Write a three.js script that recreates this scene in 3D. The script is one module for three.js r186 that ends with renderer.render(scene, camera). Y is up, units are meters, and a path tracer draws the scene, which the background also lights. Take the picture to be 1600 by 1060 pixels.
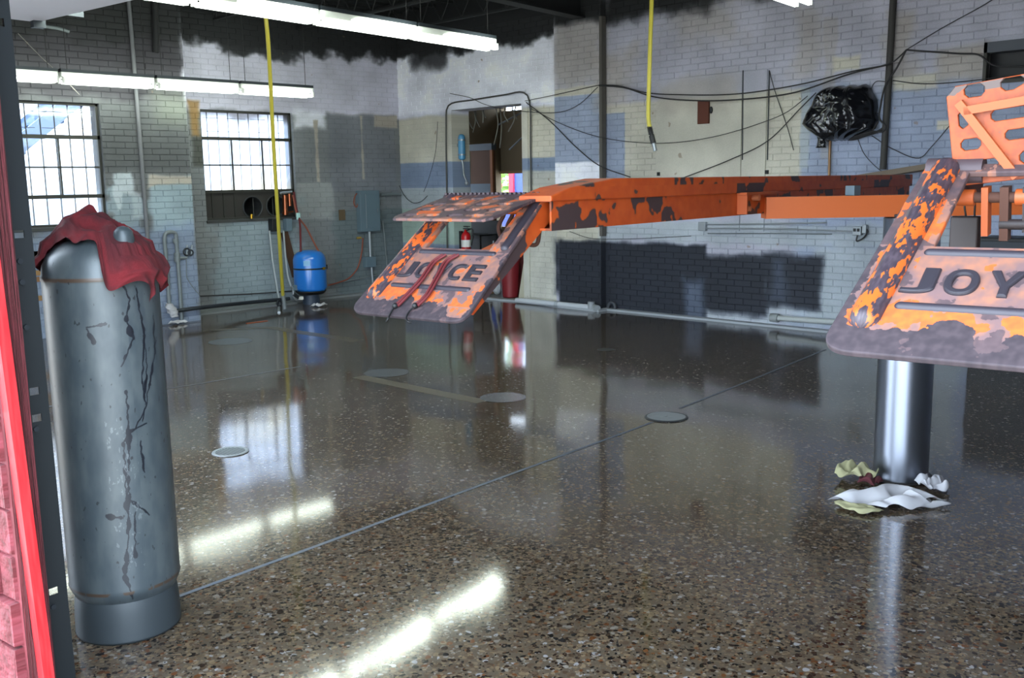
import * as THREE from 'three';
import { mergeGeometries } from 'three/addons/utils/BufferGeometryUtils.js';
import { RoundedBoxGeometry } from 'three/addons/geometries/RoundedBoxGeometry.js';
import { TextGeometry } from 'three/addons/geometries/TextGeometry.js';
import { FontLoader } from 'three/addons/loaders/FontLoader.js';
import { ImprovedNoise } from 'three/addons/math/ImprovedNoise.js';
import { RectAreaLightUniformsLib } from 'three/addons/lights/RectAreaLightUniformsLib.js';

// ---------------------------------------------------------------- camera, sky, sun, exposure
RectAreaLightUniformsLib.init();
const scene = new THREE.Scene();
const renderer = new THREE.WebGLRenderer();
renderer.toneMapping = THREE.LinearToneMapping;
renderer.toneMappingExposure = 1.88;
renderer.shadowMap.enabled = true;
const V = (x, y, z) => new THREE.Vector3(x, y, z);
const EYE = V(0, 1.55, 0), FOCAL = 1525.415;
const axisX = V(2345 - 800, 260 - 530, FOCAL).normalize(), axisMZ = V(-744 - 800, 313 - 530, FOCAL).normalize();   // vanishing points of the two walls
const axisZ = axisMZ.clone().negate(), axisY = new THREE.Vector3().crossVectors(axisZ, axisX);
const toWorld = (a, b, c) => V(axisX.x * a + axisX.y * b + axisX.z * c, axisY.x * a + axisY.y * b + axisY.z * c, axisZ.x * a + axisZ.y * b + axisZ.z * c);
const camera = new THREE.PerspectiveCamera(2 * Math.atan(530 / FOCAL) * 180 / Math.PI, 1600 / 1060, 0.05, 300);
camera.position.copy(EYE);
camera.quaternion.setFromRotationMatrix(new THREE.Matrix4().makeBasis(toWorld(1, 0, 0), toWorld(0, -1, 0), toWorld(0, 0, -1)));
scene.background = new THREE.Color(0.72, 0.85, 1.0);
scene.backgroundIntensity = 7;
const sun = new THREE.DirectionalLight(0xfff3e0, 7);
sun.position.set(8, 24, 14); sun.target.position.set(5, 0, -8); sun.castShadow = true;
Object.assign(sun.shadow.camera, { left: -25, right: 25, top: 25, bottom: -25, near: 1, far: 80 });
sun.shadow.mapSize.set(2048, 2048);
scene.add(sun, sun.target);
const TUBE_GLOW = 3, FIXTURE_LIGHT = 4, SIDE_LIGHT = 11.5;

// ---------------------------------------------------------------- measuring helpers: a sight line met with a wall, the floor or a distance
const ray = (px, py) => toWorld((px - 800) / FOCAL, (py - 530) / FOCAL, 1);
const atX = (px, py, X) => { const r = ray(px, py); return EYE.clone().addScaledVector(r, X / r.x); };
const atZ = (px, py, Z) => { const r = ray(px, py); return EYE.clone().addScaledVector(r, Z / r.z); };
const atY = (px, py, Y = 0) => { const r = ray(px, py); return EYE.clone().addScaledVector(r, (Y - EYE.y) / r.y); };
const atD = (px, py, d) => EYE.clone().addScaledVector(ray(px, py), d);
const SKEW = 7.2 * Math.PI / 180;
const E1 = V(Math.cos(SKEW), 0, -Math.sin(SKEW)), E3 = V(Math.sin(SKEW), 0, Math.cos(SKEW));   // into the bay, and along the front wall
const AB = (a, y, b) => V(E1.x * a + E3.x * b, y, E1.z * a + E3.z * b);

let seed = 7;
const rnd = () => { seed = (seed + 0x6D2B79F5) | 0; let t = Math.imul(seed ^ (seed >>> 15), 1 | seed); t = (t + Math.imul(t ^ (t >>> 7), 61 | t)) ^ t; return ((t ^ (t >>> 14)) >>> 0) / 4294967296; };
const rr = (a, b) => a + (b - a) * rnd();
const perlin = new ImprovedNoise();
const n2 = (x, y, z = 0.5) => perlin.noise(x + 31.7, y + 17.3, z);
const fbm = (x, y, o = 3, z = 0.5) => { let s = 0, a = 1, f = 1; for (let i = 0; i < o; i++) { s += a * n2(x * f, y * f, z + i * 3.1); a *= 0.5; f *= 2.03; } return s; };
const clamp = (v, a = 0, b = 1) => Math.min(b, Math.max(a, v));
const sstep = (a, b, x) => { const t = clamp((x - a) / (b - a)); return t * t * (3 - 2 * t); };
const hex = (h) => [(h >> 16) & 255, (h >> 8) & 255, h & 255];

// ---------------------------------------------------------------- objects
const used = {};
function numbered(name) { const n = used[name] = (used[name] ?? -1) + 1; return n ? name + '_' + String(n).padStart(3, '0') : name; }
function mesh(name, geometry, material, parent) {
  const m = new THREE.Mesh(Array.isArray(geometry) ? join(geometry) : geometry, material);
  m.name = parent && parent !== scene ? name : numbered(name); m.castShadow = m.receiveShadow = true;
  (parent ?? scene).add(m); return m;
}
function tag(o, label, category, group, kind) { Object.assign(o.userData, { label, category }); if (group) o.userData.group = group; if (kind) o.userData.kind = kind; return o; }
function thing(name, label, category, group, pos, turn = 0) {
  const g = new THREE.Group(); g.name = numbered(name); scene.add(g);
  if (pos) g.position.copy(pos); g.rotation.y = turn; return tag(g, label, category, group);
}
function structure(name, label, category = 'structure') { const g = new THREE.Group(); g.name = name; scene.add(g); return tag(g, label, category, null, 'structure'); }
function join(list) {
  const flat = list.map((g) => { let q = g.index ? g.toNonIndexed() : g; if (!q.attributes.normal) q.computeVertexNormals(); if (!q.attributes.uv) q.setAttribute('uv', new THREE.BufferAttribute(new Float32Array(q.attributes.position.count * 2), 2)); for (const k of Object.keys(q.attributes)) if (!['position', 'normal', 'uv'].includes(k)) q.deleteAttribute(k); return q; });
  return flat.length === 1 ? flat[0] : mergeGeometries(flat);
}
const UPV = V(0, 1, 0);
function box(w, h, d, x = 0, y = 0, z = 0, r = 0) { const g = r ? new RoundedBoxGeometry(w, h, d, 2, r) : new THREE.BoxGeometry(w, h, d); g.translate(x, y, z); return g; }
function boxAB(a0, a1, y0, y1, b0, b1, r = 0) {   // a box along the skewed front building
  const g = r ? new RoundedBoxGeometry(a1 - a0, y1 - y0, b1 - b0, 2, r) : new THREE.BoxGeometry(a1 - a0, y1 - y0, b1 - b0);
  g.rotateY(SKEW); const c = AB((a0 + a1) / 2, (y0 + y1) / 2, (b0 + b1) / 2); g.translate(c.x, c.y, c.z); return g;
}
function span(x0, x1, y0, y1, z0, z1, r = 0) { return box(Math.abs(x1 - x0), Math.abs(y1 - y0), Math.abs(z1 - z0), (x0 + x1) / 2, (y0 + y1) / 2, (z0 + z1) / 2, r); }
function rod(a, b, r, r2 = r, seg = 12) {
  const d = b.clone().sub(a), g = new THREE.CylinderGeometry(r2, r, d.length(), seg);
  g.applyQuaternion(new THREE.Quaternion().setFromUnitVectors(UPV, d.clone().normalize())); const c = a.clone().add(b).multiplyScalar(0.5); g.translate(c.x, c.y, c.z); return g;
}
function bar(a, b, w, h, up = UPV) {   // a rectangular bar from a to b, w across and h along up
  const f = b.clone().sub(a), l = f.length(); f.normalize(); const s = new THREE.Vector3().crossVectors(f, up).normalize(), u = new THREE.Vector3().crossVectors(s, f);
  const g = new THREE.BoxGeometry(l, h, w); g.applyMatrix4(new THREE.Matrix4().makeBasis(f, u, s)); const c = a.clone().add(b).multiplyScalar(0.5); g.translate(c.x, c.y, c.z); return g;
}
function tube(points, r, seg = 0, rad = 7) { return new THREE.TubeGeometry(new THREE.CatmullRomCurve3(points, false, 'centripetal'), seg || points.length * 6, r, rad); }
function lathe(profile, seg = 40) { return new THREE.LatheGeometry(profile.map(([r, y]) => new THREE.Vector2(r, y)), seg); }
function move(g, p) { g.translate(p.x, p.y, p.z); return g; }
function basis(g, o, x, y, z) { g.applyMatrix4(new THREE.Matrix4().makeBasis(x, y, z).setPosition(o)); return g; }
function mapUV(g, fn) { const p = g.attributes.position, uv = new Float32Array(p.count * 2); for (let i = 0; i < p.count; i++) { const [a, b] = fn(p.getX(i), p.getY(i), p.getZ(i)); uv[2 * i] = a; uv[2 * i + 1] = b; } g.setAttribute('uv', new THREE.BufferAttribute(uv, 2)); return g; }
function grid(nu, nv, fn, closed = false) {   // a surface from a function of u, v in 0..1
  const pos = [], uv = [], idx = [];
  for (let j = 0; j <= nv; j++) for (let i = 0; i <= nu; i++) { const p = fn(i / nu, j / nv); pos.push(p.x, p.y, p.z); uv.push(i / nu, j / nv); }
  for (let j = 0; j < nv; j++) for (let i = 0; i < nu; i++) { const a = j * (nu + 1) + i, b = a + 1, c = a + nu + 1, d = c + 1; idx.push(a, b, d, a, d, c); }
  const g = new THREE.BufferGeometry(); g.setAttribute('position', new THREE.Float32BufferAttribute(pos, 3)); g.setAttribute('uv', new THREE.Float32BufferAttribute(uv, 2)); g.setIndex(idx); g.computeVertexNormals(); return g;
}
function texture(w, h, fn, srgb = true, repeat = true) {
  const d = new Uint8Array(w * h * 4);
  for (let j = 0; j < h; j++) for (let i = 0; i < w; i++) { const c = fn(i / w, j / h, i, j), k = 4 * (j * w + i); d[k] = c[0]; d[k + 1] = c[1]; d[k + 2] = c[2]; d[k + 3] = 255; }
  return finish(d, w, h, srgb, repeat);
}
function finish(d, w, h, srgb, repeat) {
  const t = new THREE.DataTexture(d, w, h, THREE.RGBAFormat); t.magFilter = THREE.LinearFilter; t.minFilter = THREE.LinearFilter; if (srgb) t.colorSpace = THREE.SRGBColorSpace;
  if (repeat) t.wrapS = t.wrapT = THREE.RepeatWrapping; t.needsUpdate = true; return t;
}
const mat = (color, roughness = 0.7, metalness = 0, more = {}) => new THREE.MeshStandardMaterial({ color, roughness, metalness, ...more });
const phys = (color, roughness, more = {}) => new THREE.MeshPhysicalMaterial({ color, roughness, ...more });
const mixc = (a, b, t) => [a[0] + (b[0] - a[0]) * t, a[1] + (b[1] - a[1]) * t, a[2] + (b[2] - a[2]) * t];

// ---------------------------------------------------------------- materials
const peel = texture(512, 512, (u, v) => {   // orange lift paint, flaking off dark primer (2 m a side)
  const n = 0.75 * fbm(u * 5, v * 7, 4) + 0.35 * fbm(u * 17, v * 17, 3, 3), fine = fbm(u * 40, v * 40, 2);
  let c = mixc([182, 78, 26], [168, 66, 18], clamp(0.5 + fine));
  if (n + 0.25 * fine > 0.36) c = [62, 48, 48]; else if (n + 0.25 * fine > 0.345) c = [130, 60, 30];
  return c;
});
const M = {
  orange: mat(0xffffff, 0.55, 0, { map: peel }),
  orangePlain: mat(0xa24a1c, 0.5), worn: mat(0x463a3e, 0.6, 0.2), darkPrimer: mat(0x261d1d, 0.6),
  chrome: mat(0xb9bec8, 0.22, 1), black: mat(0x101114, 0.55), steelDark: mat(0x2b3036, 0.5, 0.4), steel: mat(0x8d9298, 0.4, 0.8), galv: mat(0x9aa0a4, 0.45, 0.6),
  pipeGrey: mat(0x6f7679, 0.55, 0.2), panelGrey: mat(0x5d6f7a, 0.5), rust: mat(0x46291d, 0.85), copper: mat(0x8f5236, 0.3, 0.9),
  white: mat(0xd8d8d4, 0.6), offwhite: mat(0xb9b8ac, 0.7), cream: mat(0xb5b09c, 0.75), blackPaint: mat(0x16181c, 0.75),
  yellowHose: mat(0xb3a63c, 0.5), blueTank: phys(0x1f6fc4, 0.3, { clearcoat: 0.5, clearcoatRoughness: 0.15 }), redWood: mat(0xd4262f, 0.55), wire: mat(0x2c2b2c, 0.7),
  redCord: mat(0x5a161b, 0.7), plastic: phys(0x14151a, 0.22, { clearcoat: 0.4 }), wood: mat(0x7a5a3c, 0.8), woodDark: mat(0x4a3122, 0.8), maroon: mat(0x6d1c20, 0.5), redExt: mat(0xb3151c, 0.3),
  ragWhite: mat(0xaaaaae, 0.95), ragYellow: mat(0x8f8d6c, 0.95), ragMaroon: mat(0x4a1c22, 0.95), orangeHose: mat(0x8a4a38, 0.7), brass: mat(0xb08a2c, 0.35, 0.9), lightBlue: mat(0x4f8fb8, 0.4),
  concrete: mat(0x8d8f92, 0.5), sealant: mat(0x454e5a, 0.5), ceilingBlack: mat(0x1b1d1f, 0.85), joistBlack: mat(0x191a1c, 0.7), fixtureWhite: mat(0xdfe2dc, 0.4), tubeGlow: mat(0xffffff, 0.5, 0, { emissive: 0xf4fff2, emissiveIntensity: TUBE_GLOW }),
};

// ================================================================ THE SETTING
const XR = 9.24, XP = 9.15, XD = 9.2, ZL = -10.8, ZR = -11.5, XPIL = 5.53;
const PIL0 = 7.62, PIL1 = 8.36;                                   // pilaster on the right wall, metres along -z
const FA = 1.2;                                                   // outer face of the front wall

// ---- floor
const floorY = (x, z) => 0.0048 * n2(x * 0.9, z * 0.9, 2.2) + 0.0012 * n2(x * 2.1, z * 2.1, 7.7);   // slightly uneven, as its reflections show
{
  const S = 2048, size = 2.4, d = new Uint8Array(S * S * 4);
  for (let j = 0; j < S; j++) for (let i = 0; i < S; i++) { const k = 4 * (j * S + i), g = rr(-9, 9); d[k] = 118 + g; d[k + 1] = 108 + g; d[k + 2] = 94 + g; d[k + 3] = 255; }
  const kinds = [[[40, 38, 39], 0.095], [[66, 50, 42], 0.10], [[134, 118, 98], 0.275], [[158, 140, 114], 0.16], [[108, 90, 74], 0.19], [[168, 164, 158], 0.08], [[192, 196, 206], 0.03], [[132, 84, 48], 0.03]];
  const stone = (cx, cy, ra, rb, turn, col) => {
    const c = Math.cos(turn), s = Math.sin(turn), R = Math.ceil(ra), p2 = rr(0, 6), lob = rr(0.05, 0.2);
    for (let y = -R; y <= R; y++) for (let x = -R; x <= R; x++) {
      const u = (x * c + y * s) / ra, v = (-x * s + y * c) / rb, q = u * u + v * v, lim = 1 - lob + lob * Math.sin(3 * Math.atan2(v, u) + p2);
      if (q > lim) continue; const k = 4 * ((((cy + y) % S + S) % S) * S + ((cx + x) % S + S) % S), sh = (q > lim * 0.8 ? -5 : 0) + rr(-4, 4);
      d[k] = clamp(col[0] + sh, 0, 255); d[k + 1] = clamp(col[1] + sh, 0, 255); d[k + 2] = clamp(col[2] + sh, 0, 255);
    }
  };
  for (let i = 0; i < 56000; i++) {
    let t = rnd(), kind = kinds[0]; for (const q of kinds) { kind = q; t -= q[1]; if (t < 0) break; }
    const big = Math.pow(rnd(), 2.2), ra = 3 + big * 9, jit = rr(-14, 14); stone((rnd() * S) | 0, (rnd() * S) | 0, ra, ra * rr(0.5, 0.95), rr(0, 3.14), kind[0].map((v) => clamp(v + jit, 0, 255)));
  }
  const terrazzo = finish(d, S, S, true, true);
  const NU = 150, NV = 190, pos = [], uv = [], col = [], idx = [], Z0 = -11.9, Z1 = 3.4;
  for (let j = 0; j <= NV; j++) for (let i = 0; i <= NU; i++) {
    const z = Z0 + (Z1 - Z0) * j / NV, xf = (1.02 - E1.z * z) / E1.x, x = xf + (9.55 - xf) * i / NU;
    const y = floorY(x, z);
    const p = 1 + 0.12 * fbm(x * 0.7, z * 0.7, 3, 1.5) + 0.05 * n2(x * 5, z * 5, 3);
    pos.push(x, y, z); uv.push((x * 0.966 + z * 0.259) / size, (z * 0.966 - x * 0.259) / size); col.push(p * 0.33, p * 0.31, p * 0.285);
  }
  for (let j = 0; j < NV; j++) for (let i = 0; i < NU; i++) { const a = j * (NU + 1) + i, b = a + NU + 1; idx.push(a, b, a + 1, a + 1, b, b + 1); }
  const g = new THREE.BufferGeometry(); g.setAttribute('position', new THREE.Float32BufferAttribute(pos, 3)); g.setAttribute('uv', new THREE.Float32BufferAttribute(uv, 2)); g.setAttribute('color', new THREE.Float32BufferAttribute(col, 3)); g.setIndex(idx); g.computeVertexNormals();
  const floor = mesh('floor', g, new THREE.MeshPhysicalMaterial({ map: terrazzo, vertexColors: true, roughness: 0.6, specularIntensity: 0.1, clearcoat: 1, clearcoatRoughness: 0.09 }));
  tag(floor, 'glossy sealed floor of small brown and grey pebbles', 'floor', null, 'structure');
  const slab = mesh('floor_slab', boxAB(1.02, 10.8, -0.3, -0.01, -13, 4), M.concrete, floor);
  // joints filled with blue-grey sealant, old holes filled flush
  const strip = (name, pts, w, m, up = 0.0016) => { const c = new THREE.CurvePath(); for (let i = 0; i + 1 < pts.length; i++) c.add(new THREE.LineCurve3(pts[i], pts[i + 1])); return mesh(name, grid(2, 80, (u, v) => { const q = c.getPoint(Math.min(v, 0.9999)), t = c.getTangent(Math.min(v, 0.9999)), x = q.x - t.z * (0.5 - u) * w, z = q.z + t.x * (0.5 - u) * w; return V(x, floorY(x, z) + up, z); }), m, floor); };
  strip('joint_filler', [atY(240, 947), atY(700, 778), atY(1020, 660)], 0.022, M.sealant);
  strip('joint_filler', [atY(1062, 639), atY(1290, 547)], 0.022, M.sealant);
  strip('joint_filler', [atY(60, 638), atY(300, 602), atY(470, 573)], 0.02, M.sealant);
  const patchMat = mat(0x5c5d5f, 0.22), sandMat = mat(0x5e574a, 0.28);
  const disc = (px, py, r, m, name = 'filled_hole') => { const p = atY(px, py); return mesh(name, grid(40, 8, (u, v) => { const a = -u * 6.2832, x = p.x + r * v * Math.cos(a), z = p.z + r * v * Math.sin(a); return V(x, floorY(x, z) + 0.0018, z); }), m, floor); };
  disc(604, 583, 0.19, patchMat); disc(786, 621, 0.17, patchMat);
  strip('filled_trench', [atY(560, 589), atY(755, 628)], 0.13, sandMat, 0.0012);
  disc(360, 534, 0.22, mat(0x5c6062, 0.28, 0.3), 'floor_disc'); disc(947, 547, 0.085, mat(0x2a2826, 0.4, 0.2), 'floor_disc');  // the small second disc is an open hole, its darkness painted flat
  strip('old_trench', [atY(330, 517), atY(420, 512), atY(560, 533)], 0.14, mat(0x4d463b, 0.3), 0.0011);
  mesh('paint_fleck', bar(atY(385, 506).setY(0.005), atY(418, 502).setY(0.005), 0.03, 0.003), M.orangePlain, floor);
}

// ---- paint on the two brick walls: colour zones (metres along the wall, height), one of them painted lamp glow
const TS = 12, TH = 4.2;
function wallPaint(W, H, base, zones, seedZ) {
  const f = new Float32Array(W * H * 3);
  for (let j = 0; j < H; j++) for (let i = 0; i < W; i++) { const k = 3 * (j * W + i); f[k] = base[0]; f[k + 1] = base[1]; f[k + 2] = base[2]; }
  zones.forEach(([s0, s1, y0, y1, c, soft = 0.03, ragged = 0.04, cover = 1], q) => {
    const m = soft + ragged * 2, i0 = Math.max(0, Math.floor((s0 - m) / TS * W)), i1 = Math.min(W, Math.ceil((s1 + m) / TS * W)), j0 = Math.max(0, Math.floor((y0 - m) / TH * H)), j1 = Math.min(H, Math.ceil((y1 + m) / TH * H));
    for (let j = j0; j < j1; j++) for (let i = i0; i < i1; i++) {
      const s = i / W * TS, y = j / H * TH, e = ragged ? ragged * fbm(s * 3.2 + q * 7, y * 3.2, 4, seedZ) : 0;
      const din = Math.min(s - s0, s1 - s, y - y0, y1 - y) + e, t = sstep(-soft, soft, din) * cover; if (t <= 0) continue;
      const k = 3 * (j * W + i); for (let h = 0; h < 3; h++) f[k + h] += (c[h] - f[k + h]) * t;
    }
  });
  const d = new Uint8Array(W * H * 4);
  for (let j = 0; j < H; j++) for (let i = 0; i < W; i++) {
    const s = i / W * TS, y = j / H * TH, k = 3 * (j * W + i), o = 4 * (j * W + i); let m = 1 + 0.1 * fbm(s * 2.1, y * 2.1, 3, seedZ + 4) + rr(-0.03, 0.03);
    const chip = fbm(s * 7, y * 7, 3, seedZ + 9); let r = f[k] * m, g = f[k + 1] * m, b = f[k + 2] * m;
    if (chip > 0.86) { const t = sstep(0.86, 0.92, chip) * 0.5; r += (120 - r) * t; g += (98 - g) * t; b += (78 - b) * t; }
    d[o] = clamp(r, 0, 255); d[o + 1] = clamp(g, 0, 255); d[o + 2] = clamp(b, 0, 255); d[o + 3] = 255;
  }
  return finish(d, W, H, true, false);
}
const C = { lav: [178, 178, 192], white: [240, 241, 252], cream: [198, 194, 180], band: [124, 138, 162], blue: [152, 162, 184], grey: [98, 100, 102], dark: [116, 119, 126], soot: [52, 50, 56], black: [30, 31, 33], navy: [34, 38, 48], pale: [168, 176, 182], beige: [164, 156, 146], teal: [136, 152, 160], ochre: [150, 112, 58], mint: [160, 180, 170] };
// a zone from its picture corners (upper left, lower right) on the plane of that wall
const zR = (x0, y0, x1, y1, c, ...more) => { const a = atX(x0, y0, XR), b = atX(x1, y1, XR); return [-a.z > -b.z ? -b.z : -a.z, Math.max(-a.z, -b.z), Math.min(a.y, b.y), Math.max(a.y, b.y), c, ...more]; };
const zL = (x0, y0, x1, y1, c, Z = ZL, ...more) => { const a = atZ(x0, y0, Z), b = atZ(x1, y1, Z); return [Math.min(a.x, b.x), Math.max(a.x, b.x), Math.min(a.y, b.y), Math.max(a.y, b.y), c, ...more]; };
const paintR = wallPaint(2048, 716, C.lav, [
  [0, 5.1, 0, 2.42, C.blue, 0.1, 0.08], [PIL1, 12, 2.5, 3.5, C.white, 0.08, 0.05], [PIL1, 12, 1.86, 2.5, C.cream, 0.03, 0.03], [PIL1, 12, 1.5, 1.86, C.band, 0.01, 0.005], [PIL1, 12, 0, 1.5, C.pale, 0.01, 0.01], [9.9, 12, 0.7, 1.2, C.mint, 0.02, 0.01], [9.9, 12, 0, 0.7, C.band, 0.02, 0.01],
  [PIL1, 9.02, 0, 1.7, C.cream, 0.02, 0.02, 0.8], [PIL0, PIL1, 2.68, 3.5, C.beige, 0.1, 0.1, 0.6], [PIL0, PIL1, 2.58, 2.68, C.cream, 0.02, 0.02], [PIL0, PIL1, 1.78, 2.58, C.blue, 0.01, 0.01], [PIL0, PIL1, 1.3, 1.78, C.white, 0.02, 0.02], [PIL0, PIL1, 0.78, 1.3, C.cream, 0.02, 0.02],
  zR(945, 165, 1250, 320, C.cream, 0.03, 0.02), zR(945, 178, 977, 300, C.blue, 0.01, 0.01), zR(1026, 128, 1150, 165, C.beige, 0.12, 0.1, 0.6), zR(945, 90, 985, 165, C.beige, 0.15, 0.15, 0.6), zR(1060, 10, 1150, 50, C.beige, 0.15, 0.15, 0.5), zR(1245, 20, 1285, 120, C.beige, 0.1, 0.1, 0.5),
  zR(1302, 90, 1345, 110, C.cream, 0.02, 0.02), zR(1390, 20, 1430, 138, C.beige, 0.08, 0.1, 0.7), zR(1396, 120, 1465, 138, C.cream, 0.03, 0.02), zR(1468, 80, 1538, 120, C.beige, 0.05, 0.04, 0.8), zR(1466, 190, 1484, 202, C.cream, 0.01, 0.01), zR(1255, 140, 1262, 262, C.pale, 0.02, 0.02), zR(1290, 30, 1302, 250, C.beige, 0.02, 0.03, 0.4),
  zR(945, 345, 1500, 395, C.pale, 0.05, 0.06, 0.85), zR(1270, 385, 1500, 520, C.pale, 0.06, 0.06, 0.9), [0, PIL0, 0, 0.25, C.pale, 0.04, 0.06, 0.7],
  zR(873, 378, 884, 455, C.navy, 0.09, 0.05), zR(881, 375, 1102, 505, C.navy, 0.03, 0.03), zR(1095, 398, 1200, 497, C.navy, 0.05, 0.05), zR(1195, 398, 1284, 487, C.navy, 0.05, 0.05, 0.97), zR(1072, 440, 1098, 500, C.band, 0.08, 0.05, 0.55), zR(1208, 405, 1225, 470, C.band, 0.1, 0.05, 0.4),
  [0, PIL0, 3.4, 4.3, C.black, 0.1, 0.1], [PIL0, PIL1, 3.42, 4.3, C.black, 0.06, 0.05], [PIL1, 12, 3.32, 4.3, C.black, 0.05, 0.1], [10.4, 11.2, 3.15, 3.4, C.black, 0.1, 0.08, 0.8],
], 1.3);
const paintL = wallPaint(2048, 716, C.grey, [
  [0, XPIL, 2.5, 4.3, C.soot, 0.12, 0.1], [0, XPIL, 3.15, 4.3, C.black, 0.1, 0.12],
  [3, XPIL, 1.75, 2.5, [78, 80, 82], 0.05, 0.03], zL(240, 140, 303, 195, [104, 108, 100], ZL, 0.15, 0.06, 0.8), zL(232, 276, 320, 360, C.teal, ZL, 0.03, 0.03), zL(232, 274, 305, 290, C.beige, ZL, 0.02, 0.03), zL(168, 300, 228, 420, C.teal, ZL, 0.05, 0.2, 0.8), zL(0, 365, 320, 520, C.band, ZL, 0.1, 0.1, 0.8), zL(176, 272, 204, 300, C.pale, ZL, 0.03, 0.08), zL(180, 295, 190, 330, C.pale, ZL, 0.02, 0.05), zL(205, 300, 225, 340, C.pale, ZL, 0.02, 0.06, 0.6),  // greenish pilaster zone is glow of the light row put into the colour
  [XPIL, 10, 2.5, 3.5, [198, 196, 212], 0.06, 0.05], [XPIL, 10, 0, 2.5, [116, 119, 122], 0.02, 0.02], zL(460, 172, 508, 200, C.white, ZR, 0.06, 0.05, 0.8), zL(511, 178, 620, 300, C.dark, ZR, 0.04, 0.04), zL(583, 180, 620, 200, C.beige, ZR, 0.02, 0.02), zL(490, 190, 499, 285, C.beige, ZR, 0.015, 0.02), zL(562, 182, 569, 280, C.beige, ZR, 0.015, 0.02), zL(462, 285, 522, 342, [140, 143, 144], ZR, 0.02, 0.03),
  zL(330, 335, 470, 470, C.teal, ZR, 0.15, 0.2, 0.7), zL(295, 160, 312, 215, C.ochre, ZR, 0.03, 0.03, 0.8), zL(300, 215, 320, 260, [70, 72, 68], ZR, 0.03, 0.03), zL(520, 330, 640, 480, [100, 110, 114], ZR, 0.08, 0.08),
  [XPIL, 10, 3.32, 4.3, C.black, 0.06, 0.12], [6.4, 7.6, 3.22, 3.5, C.black, 0.05, 0.1, 0.9],
], 5.1);
// bare orange bricks under window 1, flaked spots
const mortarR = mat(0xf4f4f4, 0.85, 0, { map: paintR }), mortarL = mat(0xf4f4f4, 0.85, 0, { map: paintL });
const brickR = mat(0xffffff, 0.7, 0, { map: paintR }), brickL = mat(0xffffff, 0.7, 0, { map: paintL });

// ---- brick walls: a backing slab whose joints show between proud bricks; the bricks that show largest are single meshes
const BL = 0.203, BC = 0.0668, JT = 0.008, PROUD = 0.0055;
function brickGeometry(region, u0, u1, y0, y1, lift) {
  const c = 0.0022, p = (u, y, out) => region.at(u, y, out), A = [[u0, y0], [u1, y0], [u1, y1], [u0, y1]], B = [[u0 + c, y0 + c], [u1 - c, y0 + c], [u1 - c, y1 - c], [u0 + c, y1 - c]];
  const lo = A.map(([u, y]) => p(u, y, 0)), hi = B.map(([u, y]) => p(u, y, lift)), uvA = A.map(([u, y]) => region.uv(u, y)), uvB = B.map(([u, y]) => region.uv(u, y)), pos = [], uv = [];
  const tri = (P, U, a, b, d) => { const k = region.flip ? [a, d, b] : [a, b, d]; for (const i of k) { pos.push(P[i].x, P[i].y, P[i].z); uv.push(...U[i]); } };
  const P = [...lo, ...hi], U = [...uvA, ...uvB];
  tri(P, U, 4, 5, 6); tri(P, U, 4, 6, 7); for (let i = 0; i < 4; i++) { const j = (i + 1) % 4; tri(P, U, i, j, 4 + j); tri(P, U, i, 4 + j, 4 + i); }
  const g = new THREE.BufferGeometry(); g.setAttribute('position', new THREE.Float32BufferAttribute(pos, 3)); g.setAttribute('uv', new THREE.Float32BufferAttribute(uv, 2)); g.computeVertexNormals(); return g;
}
function bricks(parent, material, regions, single = 300, bl = BL, bc = BC, variants = null) {
  const all = [];
  for (const r of regions) for (let row = Math.floor(r.y0 / bc); row * bc < r.y1; row++) {
    const y0 = Math.max(row * bc + JT / 2, r.y0), y1 = Math.min((row + 1) * bc - JT / 2, r.y1); if (y1 - y0 < 0.02) continue;
    const step = bl + JT * 0.5, off = (row % 2) * step / 2 + rr(-0.012, 0.012);
    for (let k = Math.floor((r.u0 - off) / step); off + k * step < r.u1; k++) {
      let u0 = Math.max(off + k * step + rr(0, 0.003), r.u0), u1 = Math.min(off + k * step + bl - rr(0, 0.003), r.u1); if (u1 - u0 < 0.02) continue;
      let drop = false;
      for (const [h0, h1, v0, v1] of r.holes ?? []) if (y1 > v0 + 0.01 && y0 < v1 - 0.01 && u1 > h0 && u0 < h1) { if (u0 < h0 - 0.03) u1 = Math.min(u1, h0); else if (u1 > h1 + 0.03) u0 = Math.max(u0, h1); else drop = true; }
      if (drop || u1 - u0 < 0.02) continue;
      const g = brickGeometry(r, u0, u1, y0 + rr(-0.001, 0.001), y1 + rr(-0.0015, 0.0015), PROUD + rr(-0.0015, 0.002) + (r.rough ? rr(0, r.rough) : 0));
      const c = r.at((u0 + u1) / 2, (y0 + y1) / 2, 0), q = c.clone().applyMatrix4(camera.matrixWorldInverse), f = FOCAL / -q.z, sx = 800 + q.x * f, sy = 530 - q.y * f;
      all.push({ g, rank: (q.z < 0 && sx > 0 && sx < 1600 && sy > 0 && sy < 1060 && !(r.hidden)) ? -q.z : 1e3 - q.z });
    }
  }
  all.sort((a, b) => a.rank - b.rank);
  for (const b of all.slice(0, single)) { const m = new THREE.Mesh(b.g, material); m.name = 'brick'; m.castShadow = m.receiveShadow = true; parent.add(m); }
  if (all.length > single) { const rest = mesh('brickwork', join(all.slice(single).map((b) => b.g)), material, parent); rest.userData.kind = 'stuff'; }
}
camera.updateMatrixWorld(true);
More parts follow.
